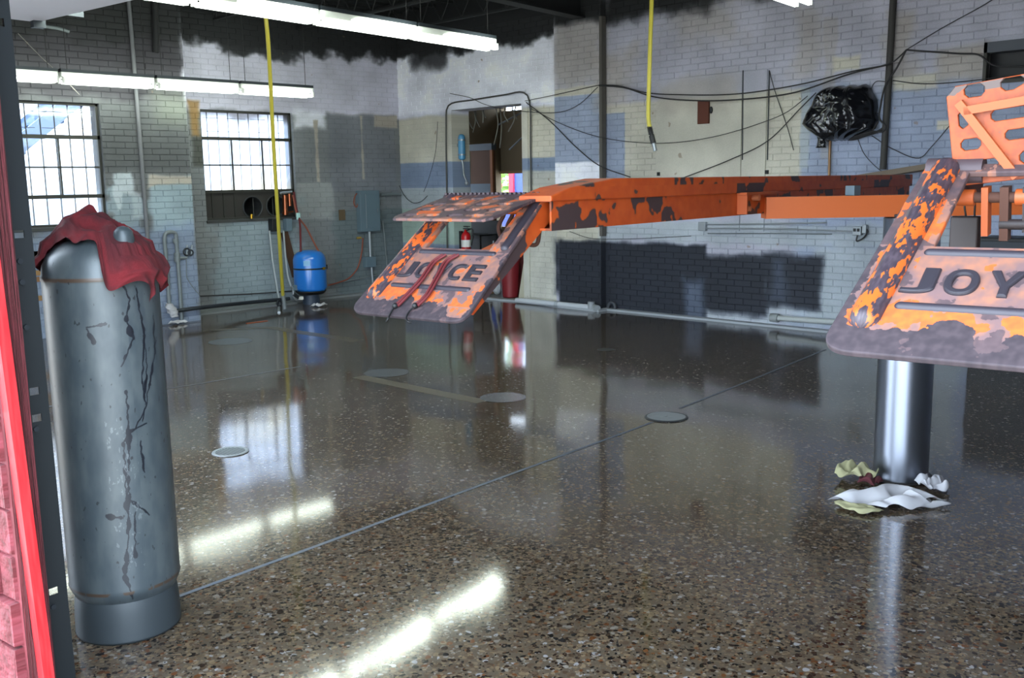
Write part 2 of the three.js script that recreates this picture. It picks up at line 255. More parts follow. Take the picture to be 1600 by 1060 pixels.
function slabWithHoles(u0, u1, y0, y1, holes, make) {   // boxes that leave rectangular openings free
  const us = [...new Set([u0, u1, ...holes.flatMap((h) => [h[0], h[1]])])].filter((v) => v >= u0 && v <= u1).sort((a, b) => a - b), out = [];
  for (let i = 0; i + 1 < us.length; i++) {
    const m = (us[i] + us[i + 1]) / 2, cut = holes.filter((h) => m > h[0] && m < h[1]).sort((a, b) => a[2] - b[2]); let y = y0;
    for (const h of cut) { if (h[2] > y) out.push(make(us[i], us[i + 1], y, h[2])); y = h[3]; }
    if (y < y1) out.push(make(us[i], us[i + 1], y, y1));
  }
  return out;
}
const uvR = (x, y, z) => [-z / TS, y / TH], uvL = (x, y, z) => [x / TS, y / TH];
const TOP = 4.0;
// openings
const DOOR = [-atX(818, 160, XD).z, -atX(706, 160, XD).z, 0.0, 2.57];           // doorway in the right wall
const W3 = [2.2, 3.32, 2.34, 2.70];                                              // high opening in the right wall
const w2a = atZ(312, 170, ZR), w2b = atZ(456, 177, ZR), w2c = atZ(323, 345, ZR);
const WIN2 = [w2a.x, w2b.x, w2c.y, (w2a.y + w2b.y) / 2], WIN1 = [3.2, 4.52, 1.17, 2.478];
const wallRight = structure('wall_right', 'long painted brick wall of cream, lavender and blue-grey coats with black lower patch', 'wall');
mesh('wall_core', [
  ...slabWithHoles(-3.2, PIL0, -0.02, TOP, [W3], (a, b, y0, y1) => span(XR, XR + 0.22, y0, y1, -b, -a)),
  span(XP, XR + 0.22, -0.02, TOP, -PIL1, -PIL0),
  ...slabWithHoles(PIL1, 11.7, -0.02, TOP, [DOOR], (a, b, y0, y1) => span(XD, XR + 0.22, y0, y1, -b, -a)),
].map((g) => mapUV(g, uvR)), mortarR, wallRight);
const regR = (X, u0, u1, y0, y1, holes) => ({ u0, u1, y0, y1, holes, at: (u, y, o) => V(X - o, y, -u), uv: (u, y) => [u / TS, y / TH], flip: true });
const BOARD = [-atX(1201, 109, XR).z, -atX(1026, 127, XR).z, 1.0, 2.665];        // sheeted-over opening, no bricks there
bricks(wallRight, brickR, [regR(XR, 2.0, PIL0, 0.02, 3.6, [W3, BOARD]), regR(XP, PIL0, PIL1, 0.02, 3.6), regR(XD, PIL1, 11.5, 0.02, 3.6, [DOOR])]);
const wallLeft = structure('wall_left', 'sooty grey painted brick wall with two steel windows', 'wall');
mesh('wall_core', [
  ...slabWithHoles(-0.6, XPIL - 0.3, -0.02, TOP, [WIN1], (a, b, y0, y1) => span(a, b, y0, y1, ZL, ZL - 0.25)),
  span(XPIL - 0.3, XPIL, -0.02, TOP, ZL, ZR - 0.22),
  ...slabWithHoles(XPIL, XR + 0.22, -0.02, TOP, [WIN2], (a, b, y0, y1) => span(a, b, y0, y1, ZR, ZR - 0.22)),
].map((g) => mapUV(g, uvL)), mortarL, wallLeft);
const regL = (Z, u0, u1, y0, y1, holes) => ({ u0, u1, y0, y1, holes, at: (u, y, o) => V(u, y, Z + o), uv: (u, y) => [u / TS, y / TH] });
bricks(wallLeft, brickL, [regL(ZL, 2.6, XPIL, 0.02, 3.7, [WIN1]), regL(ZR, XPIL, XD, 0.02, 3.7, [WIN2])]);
{ // bare clay bricks where the paint has come off, below the left window
  const bare = [mat(0x8a6a44, 0.85), mat(0x7d5a3c, 0.85)];
  for (let i = 0; i < 22; i++) { const u = rr(3.5, 4.15), row = Math.floor(rr(6, 16)), y = row * BC + 0.006, w = rr(0.08, 0.19); mesh('bare_brick', span(u, u + w, y, y + 0.054, ZL + 0.002, ZL + 0.0105), bare[i % 2], wallLeft); }
}

// ---- front wall with the two bay openings, and the wall behind the camera's right
const redBrick = texture(512, 512, (u, v) => { const n = fbm(u * 14, v * 14, 4), m = fbm(u * 4, v * 4, 2, 4); let c = mixc([76, 16, 22], [112, 42, 50], clamp(0.5 + 0.9 * n + 0.4 * m)); return c; });
const redBrickBump = texture(512, 512, (u, v) => { const n = clamp(0.5 + 0.6 * fbm(u * 16, v * 16, 4)) * 255; return [n, n, n]; }, false);
const redStone = mat(0xffffff, 0.8, 0, { map: redBrick, bumpMap: redBrickBump, bumpScale: 0.02 });
const wallFront = structure('wall_front', 'red painted front wall around the open garage bays', 'wall');
const BAY1 = [-2.70, 0.75, -0.02, 2.65], BAY2 = [-6.9, -3.75, -0.02, 2.55];
mesh('wall_core', slabWithHoles(-12.2, 3.6, -0.02, 4.3, [BAY1, BAY2], (b0, b1, y0, y1) => boxAB(FA, FA + 0.075, y0, y1, b0, b1)), redStone, wallFront);
const regF = (u0, u1) => ({ u0, u1, y0: 0.0, y1: 2.3, rough: 0.012, at: (u, y, o) => AB(FA - o * 1.6, y, u), uv: (u, y) => [u * 1.1, y * 1.1] });
bricks(wallFront, redStone, [regF(-3.7, -2.715)], 300, 0.29, 0.135);
mesh('wall_side', boxAB(FA, 11, -0.02, 4.3, 3.3, 3.5), mat(0x7d8288, 0.8)).userData = { label: 'plain grey block side wall of the workshop', category: 'wall', kind: 'structure' };

// ---- ceiling
{
  const ceiling = structure('ceiling', 'black painted metal deck ceiling', 'ceiling');
  mesh('deck', boxAB(FA - 0.1, 12.2, 4.0, 4.14, -13, 4), M.ceilingBlack, ceiling);
  for (let i = 0; i < 26; i++) mesh('deck_rib', span(2.6, 9.2, 3.965, 4.001, -11.4 + i * 0.36, -11.32 + i * 0.36), M.ceilingBlack, ceiling);
}
{
  const beamEnd = V(XP - 0.01, 0, -7.93), L = 7.6, A = beamEnd.clone().addScaledVector(E1, -L);
  const b = thing('roof_beam', 'black steel roof beam resting on the brick pilaster', 'beam');
  const lv = (y) => [A.clone().setY(y), beamEnd.clone().setY(y)];
  mesh('bottom_flange', bar(...lv(3.48), 0.16, 0.016), M.joistBlack, b); mesh('web', bar(...lv(3.66), 0.012, 0.344), M.joistBlack, b); mesh('top_flange', bar(...lv(3.84), 0.16, 0.016), M.joistBlack, b);
}
for (const x of [3.9, 5.1, 6.3, 7.5, 8.6]) {
  const j = thing('bar_joist', 'black open web roof joist under the metal deck', 'joist', 'open web roof joists'), z0 = x < XPIL ? -10.75 : -11.42, z1 = -8.3;
  mesh('top_chord', span(x - 0.03, x + 0.03, 3.93, 3.962, z0, z1), M.joistBlack, j); mesh('bottom_chord', span(x - 0.025, x + 0.025, 3.6, 3.625, z0, z1), M.joistBlack, j);
  const w = []; for (let i = 0; i < 8; i++) { const a = z0 + 0.4 * i; w.push(rod(V(x, 3.62, a), V(x, 3.93, a + 0.2), 0.009, 0.009, 6), rod(V(x, 3.93, a + 0.2), V(x, 3.62, a + 0.4), 0.009, 0.009, 6)); } mesh('web', w, M.joistBlack, j);
}

// ---- steel windows
const sash = mat(0x33332f, 0.6, 0.3), clearGlass = phys(0xf2f6fb, 0.05, { transmission: 1, thickness: 0 }), hazyGlass = phys(0xeaf0f6, 0.3, { transmission: 1, thickness: 0 });
const frostMap = texture(512, 512, (u, v) => { const n = fbm(u * 3, v * 3, 3), soot = sstep(0.84, 1, v + 0.08 * n) , streak = fbm(u * 40 - v * 14, v * 3 + u, 2); let c = mixc([218, 228, 244], [240, 224, 184], sstep(0.42, 0.1, v) * clamp(0.4 + n)); if (streak > 0.5) c = [240, 244, 250]; return mixc(c, [70, 66, 66], soot * 0.85); });  // cream lower part is sunlight painted into the glass colour; dark top is soot
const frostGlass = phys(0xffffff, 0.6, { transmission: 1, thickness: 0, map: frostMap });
function steelWindow(name, label, win, Z, rowsY, glassOf, cols, barCount, lastDark) {
  const w = structure(name, label, 'window'), [x0, x1, y0, y1] = win, zf = Z - 0.07, t = 0.028;
  mesh('window_frame', [span(x0, x0 + t, y0, y1, zf - 0.02, zf + 0.03), span(x1 - t, x1, y0, y1, zf - 0.02, zf + 0.03), span(x0, x1, y1 - t, y1, zf - 0.02, zf + 0.03), span(x0, x1, y0, y0 + t, zf - 0.02, zf + 0.03)], sash, w);
  mesh('window_sill', span(x0 - 0.01, x1 + 0.01, y0 - 0.035, y0, Z - 0.2, Z + 0.025), mat(0x3b3c3c, 0.8), w);
  const ys = [y1, ...rowsY, y0];
  rowsY.forEach((y, i) => mesh('transom_bar', span(x0, x1, y - (i === 1 ? 0.009 : 0.02), y + (i === 1 ? 0.009 : 0.02), zf - 0.01, zf + (i === 1 ? 0.012 : 0.03)), sash, w));
  for (let r = 0; r < ys.length - 1; r++) {
    const n = r === 0 || r === ys.length - 2 ? 1 : cols;
    for (let c = 0; c < n; c++) {
      const a = x0 + (x1 - x0) * c / n, b = x0 + (x1 - x0) * (c + 1) / n; if (c) mesh('muntin', span(a - 0.008, a + 0.008, ys[r + 1], ys[r], zf - 0.01, zf + 0.015), sash, w);
      if (lastDark && r === ys.length - 2) continue;
      const g = span(a, b, ys[r + 1], ys[r], zf - 0.003, zf - 0.002); mapUV(g, (x, y) => [(x - x0) / (x1 - x0), (y - rowsY[2]) / (y1 - rowsY[2])]); mesh('pane', new THREE.PlaneGeometry(b - a, ys[r] - ys[r + 1]).translate((a + b) / 2, (ys[r] + ys[r + 1]) / 2, zf - 0.004), glassOf(r), w);
      mapUV(w.children[w.children.length - 1].geometry, (x, y) => [(x - x0) / (x1 - x0), (y - rowsY[2]) / (y1 - rowsY[2])]);
    }
  }
  for (let i = 1; i < barCount; i++) { const x = x0 + (x1 - x0) * i / barCount; mesh('security_bar', rod(V(x, y0, zf - 0.05), V(x, y1, zf - 0.05), 0.0075, 0.0075, 8), sash, w); }
  for (const [a, b] of [[0.05, 0.22], [0.3, 0.5], [0.55, 0.72], [0.78, 0.93]]) for (const v of [0.28, 0.75]) { const yy = ys[0] + (ys[1] - ys[0]) * v; mesh('alarm_tape', span(x0 + (x1 - x0) * a, x0 + (x1 - x0) * b, yy - 0.003, yy + 0.003, zf + 0.0, zf + 0.001), sash, w); }
  return w;
}
steelWindow('window_1', 'steel sash window with clear dirty panes and vertical bars facing a white building', WIN1, ZL, [2.478 - 0.36, 1.80, 1.49], (r) => (r === 0 ? clearGlass : hazyGlass), 3, 9);
const w2y = (py) => atZ(380, py, ZR).y;
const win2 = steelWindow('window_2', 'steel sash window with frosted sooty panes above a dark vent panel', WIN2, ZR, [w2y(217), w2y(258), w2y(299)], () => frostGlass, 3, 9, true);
{
  const y1 = w2y(301), y0 = WIN2[2], z = ZR - 0.085; const panelMat = mat(0x2a2724, 0.7);
  const holes = [[393, 324], [429, 322]].map(([x, y]) => atZ(x, y, ZR - 0.08)), s = new THREE.Shape([[WIN2[0], y0], [WIN2[1], y0], [WIN2[1], y1], [WIN2[0], y1]].map(([a, b]) => new THREE.Vector2(a, b)));
  for (const h of holes) { const p = new THREE.Path(); p.absarc(h.x, h.y, 0.125, 0, 6.2832, true); s.holes.push(p); }
  mesh('vent_panel', new THREE.ExtrudeGeometry(s, { depth: 0.01, bevelEnabled: false, curveSegments: 24 }).translate(0, 0, z), panelMat, win2);
  for (const h of holes) { const g = lathe([[0.125, -0.55], [0.127, 0.02], [0.145, 0.02], [0.145, 0.012], [0.129, 0.01]], 28); g.rotateX(Math.PI / 2); mesh('vent_collar', move(g, V(h.x, h.y, z + 0.02)), mat(0x4a4d50, 0.45, 0.7), win2); mesh('duct_dark_disc', move(new THREE.CylinderGeometry(0.124, 0.124, 0.006, 28).rotateX(Math.PI / 2), V(h.x, h.y, z - 0.5)), M.black, win2); }  // black disc in each duct stands for its dark inside
  for (const x of [332, 350, 367]) { const p = atZ(x, 325, ZR - 0.07); mesh('panel_batten', span(p.x - 0.008, p.x + 0.008, y0, y1, ZR - 0.075, ZR - 0.06), sash, win2); }
}
{ // high opening in the right wall: closed by a black panel
  const w = structure('window_3', 'dark high opening with a grey lintel at the end of the right wall', 'window'), [s0, s1, y0, y1] = W3;
  mesh('black_back', span(XR + 0.16, XR + 0.2, y0, y1, -s1, -s0), M.black, w); mesh('lintel', span(XR - 0.012, XR + 0.15, y1 - 0.09, y1, -s1, -s0), mat(0x4b4f57, 0.6), w);
  mesh('window_frame', [span(XR - 0.012, XR + 0.05, y0, y1, -s1, -s1 + 0.03), span(XR - 0.012, XR + 0.05, y0, y0 + 0.03, -s1, -s0)], mat(0x45443f, 0.7), w);
}

// ---- doorway in the right wall and the little room behind it
{
  const [s0, s1, , y1] = DOOR, d = structure('door_1', 'open doorway with painted timber casing leading to a store room', 'door'), two = mat(0xffffff, 0.65, 0, { map: paintR });
  const put = (n, g) => mesh(n, mapUV(g, uvR), two, d);
  put('door_casing', span(XD - 0.03, XR + 0.26, 0, y1 + 0.1, -s1 - 0.09, -s1 + 0.012)); put('door_casing', span(XD - 0.03, XR + 0.26, 0, y1 + 0.1, -s0 - 0.012, -s0 + 0.09)); put('door_head', span(XD - 0.03, XR + 0.26, y1 - 0.012, y1 + 0.1, -s1 + 0.013, -s0 - 0.013));
}
{
  const back = structure('wall_store', 'dim tan walls of the store room behind the doorway', 'wall'), tan = mat(0x6c5e48, 0.85), X2 = 12.9;
  const b0 = atX(774, 272, X2), b1 = atX(814, 330, X2), WB = [-b1.z - 0.1, -b0.z, 0.75, b0.y], SL = [-atX(815, 165, X2).z, -atX(782, 165, X2).z, 2.86, 3.0];
  mesh('wall_core', [...slabWithHoles(6.6, 13.2, -0.02, 3.2, [WB, SL], (a, b, q0, q1) => span(X2, X2 + 0.15, q0, q1, -b, -a)), span(XR + 0.22, X2, -0.02, 3.2, -13.3, -13.15), span(XR + 0.22, X2, -0.02, 3.2, -6.75, -6.6), span(XR + 0.22, X2 + 0.15, 3.2, 3.3, -13.3, -6.6)], tan, back);
  mesh('floor_store', span(XR - 0.02, X2, -0.05, 0.012, -13.2, -6.7), mat(0x6a6966, 0.6), back);
  const w = structure('window_4', 'small store room window with tan wooden frame and bright garden beyond', 'window'), fr = mat(0x8a6a48, 0.7);
  mesh('window_frame', [span(X2 - 0.03, X2 + 0.05, WB[2], WB[3] + 0.05, -WB[0], -WB[0] + 0.06), span(X2 - 0.03, X2 + 0.05, WB[2], WB[3] + 0.05, -WB[1] - 0.05, -WB[1]), span(X2 - 0.03, X2 + 0.05, WB[3], WB[3] + 0.05, -WB[1], -WB[0])], fr, w);
  mesh('pane', new THREE.PlaneGeometry(WB[1] - WB[0], WB[3] - WB[2]).rotateY(-Math.PI / 2).translate(X2 + 0.04, (WB[2] + WB[3]) / 2, -(WB[0] + WB[1]) / 2), clearGlass, w);
}
// concrete kerb and white mortar line along the foot of the right wall
tag(mesh('trim_1', [bar(V(XR - 0.05, 0.012, -2.4), V(XR - 0.05, 0.012, -7.6), 0.12, 0.024), bar(V(XP - 0.12, 0.012, -7.5), V(XD - 0.1, 0.012, -8.95), 0.14, 0.026), bar(V(XD - 0.08, 0.01, -8.9), V(XD - 0.2, 0.01, -10.2), 0.05, 0.02)], mat(0x9aa0a6, 0.7)), 'pale mortar kerb along the foot of the right wall', 'kerb', null, 'structure');
tag(mesh('trim_2', [bar(V(XPIL, 0.015, ZR + 0.06), V(XD, 0.015, ZR + 0.06), 0.14, 0.03), bar(V(5.7, 0.012, ZR + 0.2), V(7.15, 0.012, ZR + 0.16), 0.2, 0.024)], mat(0x75797b, 0.7)), 'grey concrete fillet along the foot of the window wall', 'kerb', null, 'structure');

// ---- red timber jamb and steel door track at the near bay
{
  const grain = texture(128, 512, (u, v) => { const n = n2(u * 26, v * 3) + 0.5 * n2(u * 60, v * 6); return mixc([158, 20, 28], [188, 40, 44], clamp(0.5 + n)); });
  const lean = (a, y, b) => AB(a - 0.03 * y, y, b);
  const j = mesh('trim_3', bar(lean(1.243, 0, -2.68), lean(1.243, 2.7, -2.68), 0.035, 0.03, E1), mat(0xffffff, 0.5, 0, { map: grain })); tag(j, 'bright red painted timber jamb of the near bay opening', 'jamb', null, 'structure');
  const t = thing('door_track', 'dark steel overhead door track beside the red jamb', 'track'), tm = mat(0x1f2427, 0.5, 0.3);
  const s = new THREE.Shape([[0, 0], [0.068, 0], [0.068 - 0.012, 2.65], [-0.0, 2.65]].map(([a, b]) => new THREE.Vector2(a, b)));
  for (const y of [0.35, 0.885, 0.965, 1.42, 2.0]) { const p = new THREE.Path(); p.moveTo(0.014, y); p.lineTo(0.014, y + 0.022); p.lineTo(0.042, y + 0.022); p.lineTo(0.042, y); s.holes.push(p); }
  const g = new THREE.ExtrudeGeometry(s, { depth: 0.004, bevelEnabled: false }); g.rotateY(SKEW); mesh('angle_leg', move(g, AB(1.315, 0, -2.812)), tm, t);
  mesh('angle_flange', bar(AB(1.384, 0, -2.83), AB(1.372, 2.65, -2.83), 0.04, 0.005, E1), tm, t);
  for (const y of [0.3, 0.84, 0.93]) mesh('bracket', boxAB(1.3, 1.318, y, y + 0.03, -2.86, -2.813), tm, t);
  for (const y of [0.3, 0.85, 1.15, 1.28, 1.34]) mesh('bolt', rod(AB(1.335, y + 0.015, -2.81), AB(1.335, y + 0.015, -2.8), 0.008), M.steelDark, t);
}
// ---- overhead door of the far bay, rolled back under the ceiling
{
  const t = thing('overhead_door', 'white sectional garage door rolled back flat near the ceiling', 'garage door'), c = atY(58, 35, 2.7), a1 = c.dot(E1), b0 = c.dot(E3);
  for (let i = 0; i < 4; i++) mesh('door_section', boxAB(a1 - 0.545 * (i + 1) + 0.006, a1 - 0.545 * i, 2.7, 2.745, b0, b0 + 2.95, 0.006), mat(0xc4c6d2, 0.6), t);
  for (const b of [b0 + 0.06, b0 + 2.88]) mesh('horizontal_track', boxAB(FA + 0.2, a1 + 0.3, 2.76, 2.82, b, b + 0.02), M.steelDark, t);
  mesh('bottom_bracket', move(box(0.08, 0.05, 0.06), AB(a1 - 0.02, 2.68, b0 + 0.05)), M.steelDark, t);
}
// ---- outside: paving, the white building and stair beyond the windows, greenery behind the store room
{
  tag(mesh('ground', box(120, 0.1, 120, 0, -0.085, 0), mat(0xa9a59c, 0.9)), 'pale concrete paving around the workshop', 'paving', null, 'structure');
  const b = thing('white_building', 'sunlit white rendered building seen through the barred windows', 'building'); mesh('wall', span(-6, 18, 0, 6, -19, -18.6), mat(0xb8c0ca, 0.8), b); mesh('plinth', span(-6, 18, 0, 0.6, -18.6, -18.55), mat(0xbfc3c8, 0.8), b); mesh('parapet', span(-6.1, 18.1, 6, 6.2, -19.1, -18.5), mat(0x9fb2c8, 0.8), b);
  const st = thing('outdoor_stair', 'white steel stair rising against the white building', 'stair'), sm = mat(0x566a88, 0.6);
  for (const z of [-15.6, -16.5]) { mesh('stringer', bar(V(2.6, 0.1, z), V(7.4, 3.9, z), 0.05, 0.24), sm, st); mesh('handrail', bar(V(2.6, 1.1, z), V(7.4, 4.9, z), 0.05, 0.05), sm, st); for (let i = 0; i < 5; i++) mesh('post', rod(V(3.0 + i, 0.4 + i * 0.79, z), V(3.0 + i, 1.4 + i * 0.79, z), 0.025), sm, st); }
  for (let i = 0; i < 16; i++) mesh('tread', span(2.7 + i * 0.3, 2.98 + i * 0.3, 0.2 + i * 0.237, 0.24 + i * 0.237, -15.6, -16.5), sm, st);
  mesh('column', span(6.9, 7.05, 0, 3.7, -15.7, -15.55), sm, st);
  const leafA = mat(0x5f8a3c, 0.8), leafB = mat(0x88a850, 0.8);
  for (const [x, z, h] of [[15.4, atX(781, 290, 15.4).z, 2.5], [18.9, atX(783, 290, 18.9).z, 3.2]]) {
    const t = thing('garden_bush', 'leafy green bush beyond the store room window', 'bush', 'bushes behind the store room'); mesh('stem', rod(V(x, 0, z), V(x, h * 0.6, z), 0.05), M.wood, t);
    const lf = [], lf2 = []; for (let i = 0; i < 500; i++) { const q = new THREE.PlaneGeometry(0.16, 0.09); q.rotateX(rr(0, 6)); q.rotateY(rr(0, 6)); const a = rr(0, 6.28), e = Math.acos(rr(-1, 1)), r = Math.cbrt(rnd()); q.translate(x + r * 1.0 * Math.sin(e) * Math.cos(a), h * 0.55 + r * h * 0.5 * Math.cos(e), z + r * Math.sin(e) * Math.sin(a)); (i % 2 ? lf : lf2).push(q); }
    mesh('foliage', lf, leafA, t); mesh('foliage', lf2, leafB, t);
  }
  const s = thing('playhouse', 'red and blue panelled kiosk beyond the store room window', 'kiosk'), k = atX(808, 300, 14.2); mesh('red_post', span(14.1, 14.3, 0, k.y + 0.6, k.z - 0.02, k.z - 0.14), mat(0xd23a50, 0.6), s); mesh('blue_panel', span(14.15, 14.3, 0, k.y + 0.5, k.z - 0.02, k.z + 0.6), mat(0x4a5fae, 0.6), s); mesh('blue_panel', move(new THREE.CylinderGeometry(0.5, 0.5, 0.12, 24).rotateZ(Math.PI / 2), V(14.0, k.y - 0.62, k.z - 0.1)), mat(0x3d4a8e, 0.6), s);
}

// ================================================================ THINGS
// ---- fluorescent fixtures: white channel, two tubes, a lamp of the same size under each
function fixture(a, dir, len, label, group, rowGain = 1) {   // a: right-hand end at the bottom of the tubes; dir: unit vector along the row; last: row brightness tuned for the walls
  const c = a.clone().addScaledVector(dir, -len / 2), t = thing('fluorescent_light', label, 'light', group, c, Math.atan2(-dir.z, dir.x)), L = len - 0.03;
  mesh('housing', box(L, 0.06, 0.1, 0, 0.11, 0, 0.006), M.fixtureWhite, t);
  mesh('top_channel', box(L, 0.03, 0.1, 0, 0.156, 0), M.steelDark, t);
  for (const z of [-0.055, 0.055]) { mesh('tube', new THREE.CylinderGeometry(0.019, 0.019, L - 0.07, 14).rotateZ(Math.PI / 2).translate(0, 0.045, z), M.tubeGlow, t); for (const x of [-1, 1]) mesh('lamp_holder', box(0.02, 0.06, 0.035, x * (L / 2 - 0.015), 0.06, z), M.white, t); }
  for (const x of [-1, 1]) mesh('hanger', rod(V(x * (L / 2 - 0.08), 0.165, 0), V(x * (L / 2 - 0.08), 3.58 - c.y, 0), 0.0035, 0.0035, 6), M.wire, t);
  const l = new THREE.RectAreaLight(0xf2fff2, FIXTURE_LIGHT * rowGain, L - 0.08, 0.15); l.position.set(c.x, c.y + 0.02, c.z); l.lookAt(c.x, c.y - 5, c.z); l.rotateZ(0);
  l.quaternion.setFromRotationMatrix(new THREE.Matrix4().makeBasis(dir.clone(), new THREE.Vector3().crossVectors(V(0, 1, 0), dir), V(0, 1, 0))); scene.add(l);
  const across = new THREE.Vector3().crossVectors(V(0, 1, 0), dir);
  for (const k of [-1, 1]) { const w = new THREE.RectAreaLight(0xf2fff2, SIDE_LIGHT * rowGain, L - 0.08, 0.11); w.position.copy(c).addScaledVector(across, k * 0.08).add(V(0, 0.045, 0)); w.quaternion.setFromRotationMatrix(new THREE.Matrix4().makeBasis(dir.clone().multiplyScalar(-k), V(0, 1, 0), across.clone().multiplyScalar(-k))); scene.add(w); }
  return t;
}
{
  const a = V(7.13, 2.85, -7.34); for (let i = 0; i < 4; i++) fixture(a.clone().addScaledVector(E1, -1.17 * i), E1, 1.17, 'twin tube fluorescent fixture in the row hung from chains mid room', 'fixtures of the middle light row', 1.8);
  const b = V(7.0, 2.6, -10.42), X = V(1, 0, 0); for (let i = 0; i < 5; i++) fixture(b.clone().addScaledVector(X, -1.01 * i), X, 1.01, 'twin tube fluorescent fixture in the low row in front of the windows', 'fixtures of the window light row', 0.6);
  const c = V(7.33, 2.86, -4.02); for (let i = 0; i < 3; i++) fixture(c.clone().addScaledVector(E1, -1.17 * i), E1, 1.17, 'twin tube fluorescent fixture above the vehicle lift', 'fixtures of the light row above the lift', 0.8);
}

// ---- gas cylinder
const TANK = V(1.36, 0, -3.35), TR = 0.186;
{
  const t = thing('gas_cylinder', 'tall scuffed grey gas cylinder standing by the red jamb', 'gas cylinder', null, TANK), W = 1024, H = 1024;
  const strokes = [[[183, 448], [195, 470], [190, 500], [200, 530], [183, 570]], [[205, 455], [208, 480], [218, 520], [215, 600], [222, 640], [205, 668]], [[213, 500], [222, 560], [220, 630]], [[238, 540], [228, 600], [217, 660]], [[190, 610], [195, 665], [188, 690], [192, 760], [196, 800]], [[196, 670], [196, 760], [198, 830], [194, 900], [208, 940]], [[196, 672], [222, 664]], [[214, 690], [220, 740]], [[200, 780], [230, 810]], [[207, 800], [208, 870]], [[130, 510], [140, 530], [134, 520]], [[130, 508], [158, 504]], [[165, 800], [185, 805]], [[232, 500], [236, 560]]];
  const acc = new Float32Array(W * H);
  const put = (px, py) => { const q = (py - 437) / 498, cx = 150 + 49 * q, hw = 93 - 7 * q, ang = Math.asin(clamp((px - cx) / hw, -0.98, 0.98)); return [0.939 + ang / 6.2832, (1.265 - 1.095 * q) / 1.42]; };
  for (const s of strokes) for (let i = 0; i + 1 < s.length; i++) for (let k = 0; k <= 90; k++) {
    const f = k / 90, x = s[i][0] + (s[i + 1][0] - s[i][0]) * f, y = s[i][1] + (s[i + 1][1] - s[i][1]) * f; const w = 2 + 7 * Math.max(0, n2(x * 0.09, y * 0.06, i)) * (s[0][0] < 200 ? 1.7 : 0.8), [u, v] = put(x + 3 * n2(y * 0.1, x * 0.1, 3), y), ci = Math.round(u * W), cj = Math.round(v * H), R = Math.ceil(w);
    for (let dy = -R; dy <= R; dy++) for (let dx = -R; dx <= R; dx++) if (dx * dx + dy * dy <= w * w * (0.6 + 0.5 * rnd())) { const jj = cj + dy; if (jj >= 0 && jj < H) acc[jj * W + ((ci + dx) % W + W) % W] = 1; }
  }
  const map = texture(W, H, (u, v, i, j) => {
    const n = fbm(u * 30, v * 14, 3), y = v * 1.42; let c = mixc([60, 69, 74], [74, 82, 85], clamp(0.5 + n)); if (acc[j * W + i]) c = [22, 26, 34];
    const seam = Math.abs(y - 1.262) < 0.006 || Math.abs(y - 0.185) < 0.006; if (seam && n > -0.2) c = [72, 58, 48];
    const sc = fbm(u * 90, v * 50, 2); if (sc > 0.75) c = [36, 40, 44]; const du = u - 0.985, g2 = sc + 0.5 * fbm(u * 260, v * 160, 1, 9); if (y < 0.8 && y > 0.25 && Math.abs(du) < 0.07 && g2 < -0.5 + 0.2 * n) c = mixc(c, [120, 126, 128], 0.45);
    return c;
  }, true, true);
  const m = phys(0xffffff, 0.42, { map, metalness: 0.15, clearcoat: 0.25, clearcoatRoughness: 0.35 });
  const body = lathe([[0.02, 0.1], [0.12, 0.11], [0.165, 0.135], [0.183, 0.172], [TR + 0.002, 0.186], [TR, 0.195], [TR, 0.5], [TR, 0.9], [TR, 1.25], [TR + 0.0025, 1.256], [TR + 0.0025, 1.268], [TR - 0.001, 1.274], [0.18, 1.305], [0.165, 1.338], [0.135, 1.368], [0.09, 1.39], [0.04, 1.4], [0.001, 1.402]], 72);
  { const p = body.attributes.position, uv = body.attributes.uv; for (let i = 0; i < p.count; i++) uv.setY(i, p.getY(i) / 1.42); }
  mesh('body', body, m, t);
  mesh('foot_ring', lathe([[0.168, 0.004], [0.177, 0], [0.179, 0.01], [0.176, 0.1], [0.17, 0.15], [0.165, 0.15], [0.17, 0.1], [0.17, 0.01]], 64), mat(0x32393d, 0.5, 0.2), t);
  mesh('valve_collar', lathe([[0.085, 1.385], [0.098, 1.39], [0.098, 1.408], [0.092, 1.41], [0.09, 1.39]], 40), mat(0x3d4348, 0.5, 0.2), t);
  const c = atD(193, 372, 3.25).sub(TANK); mesh('valve_cap', move(lathe([[0.03, -0.045], [0.034, -0.04], [0.034, 0.0], [0.03, 0.022], [0.018, 0.036], [0.001, 0.04]], 28), c), mat(0x3d464a, 0.45, 0.2), t);
}
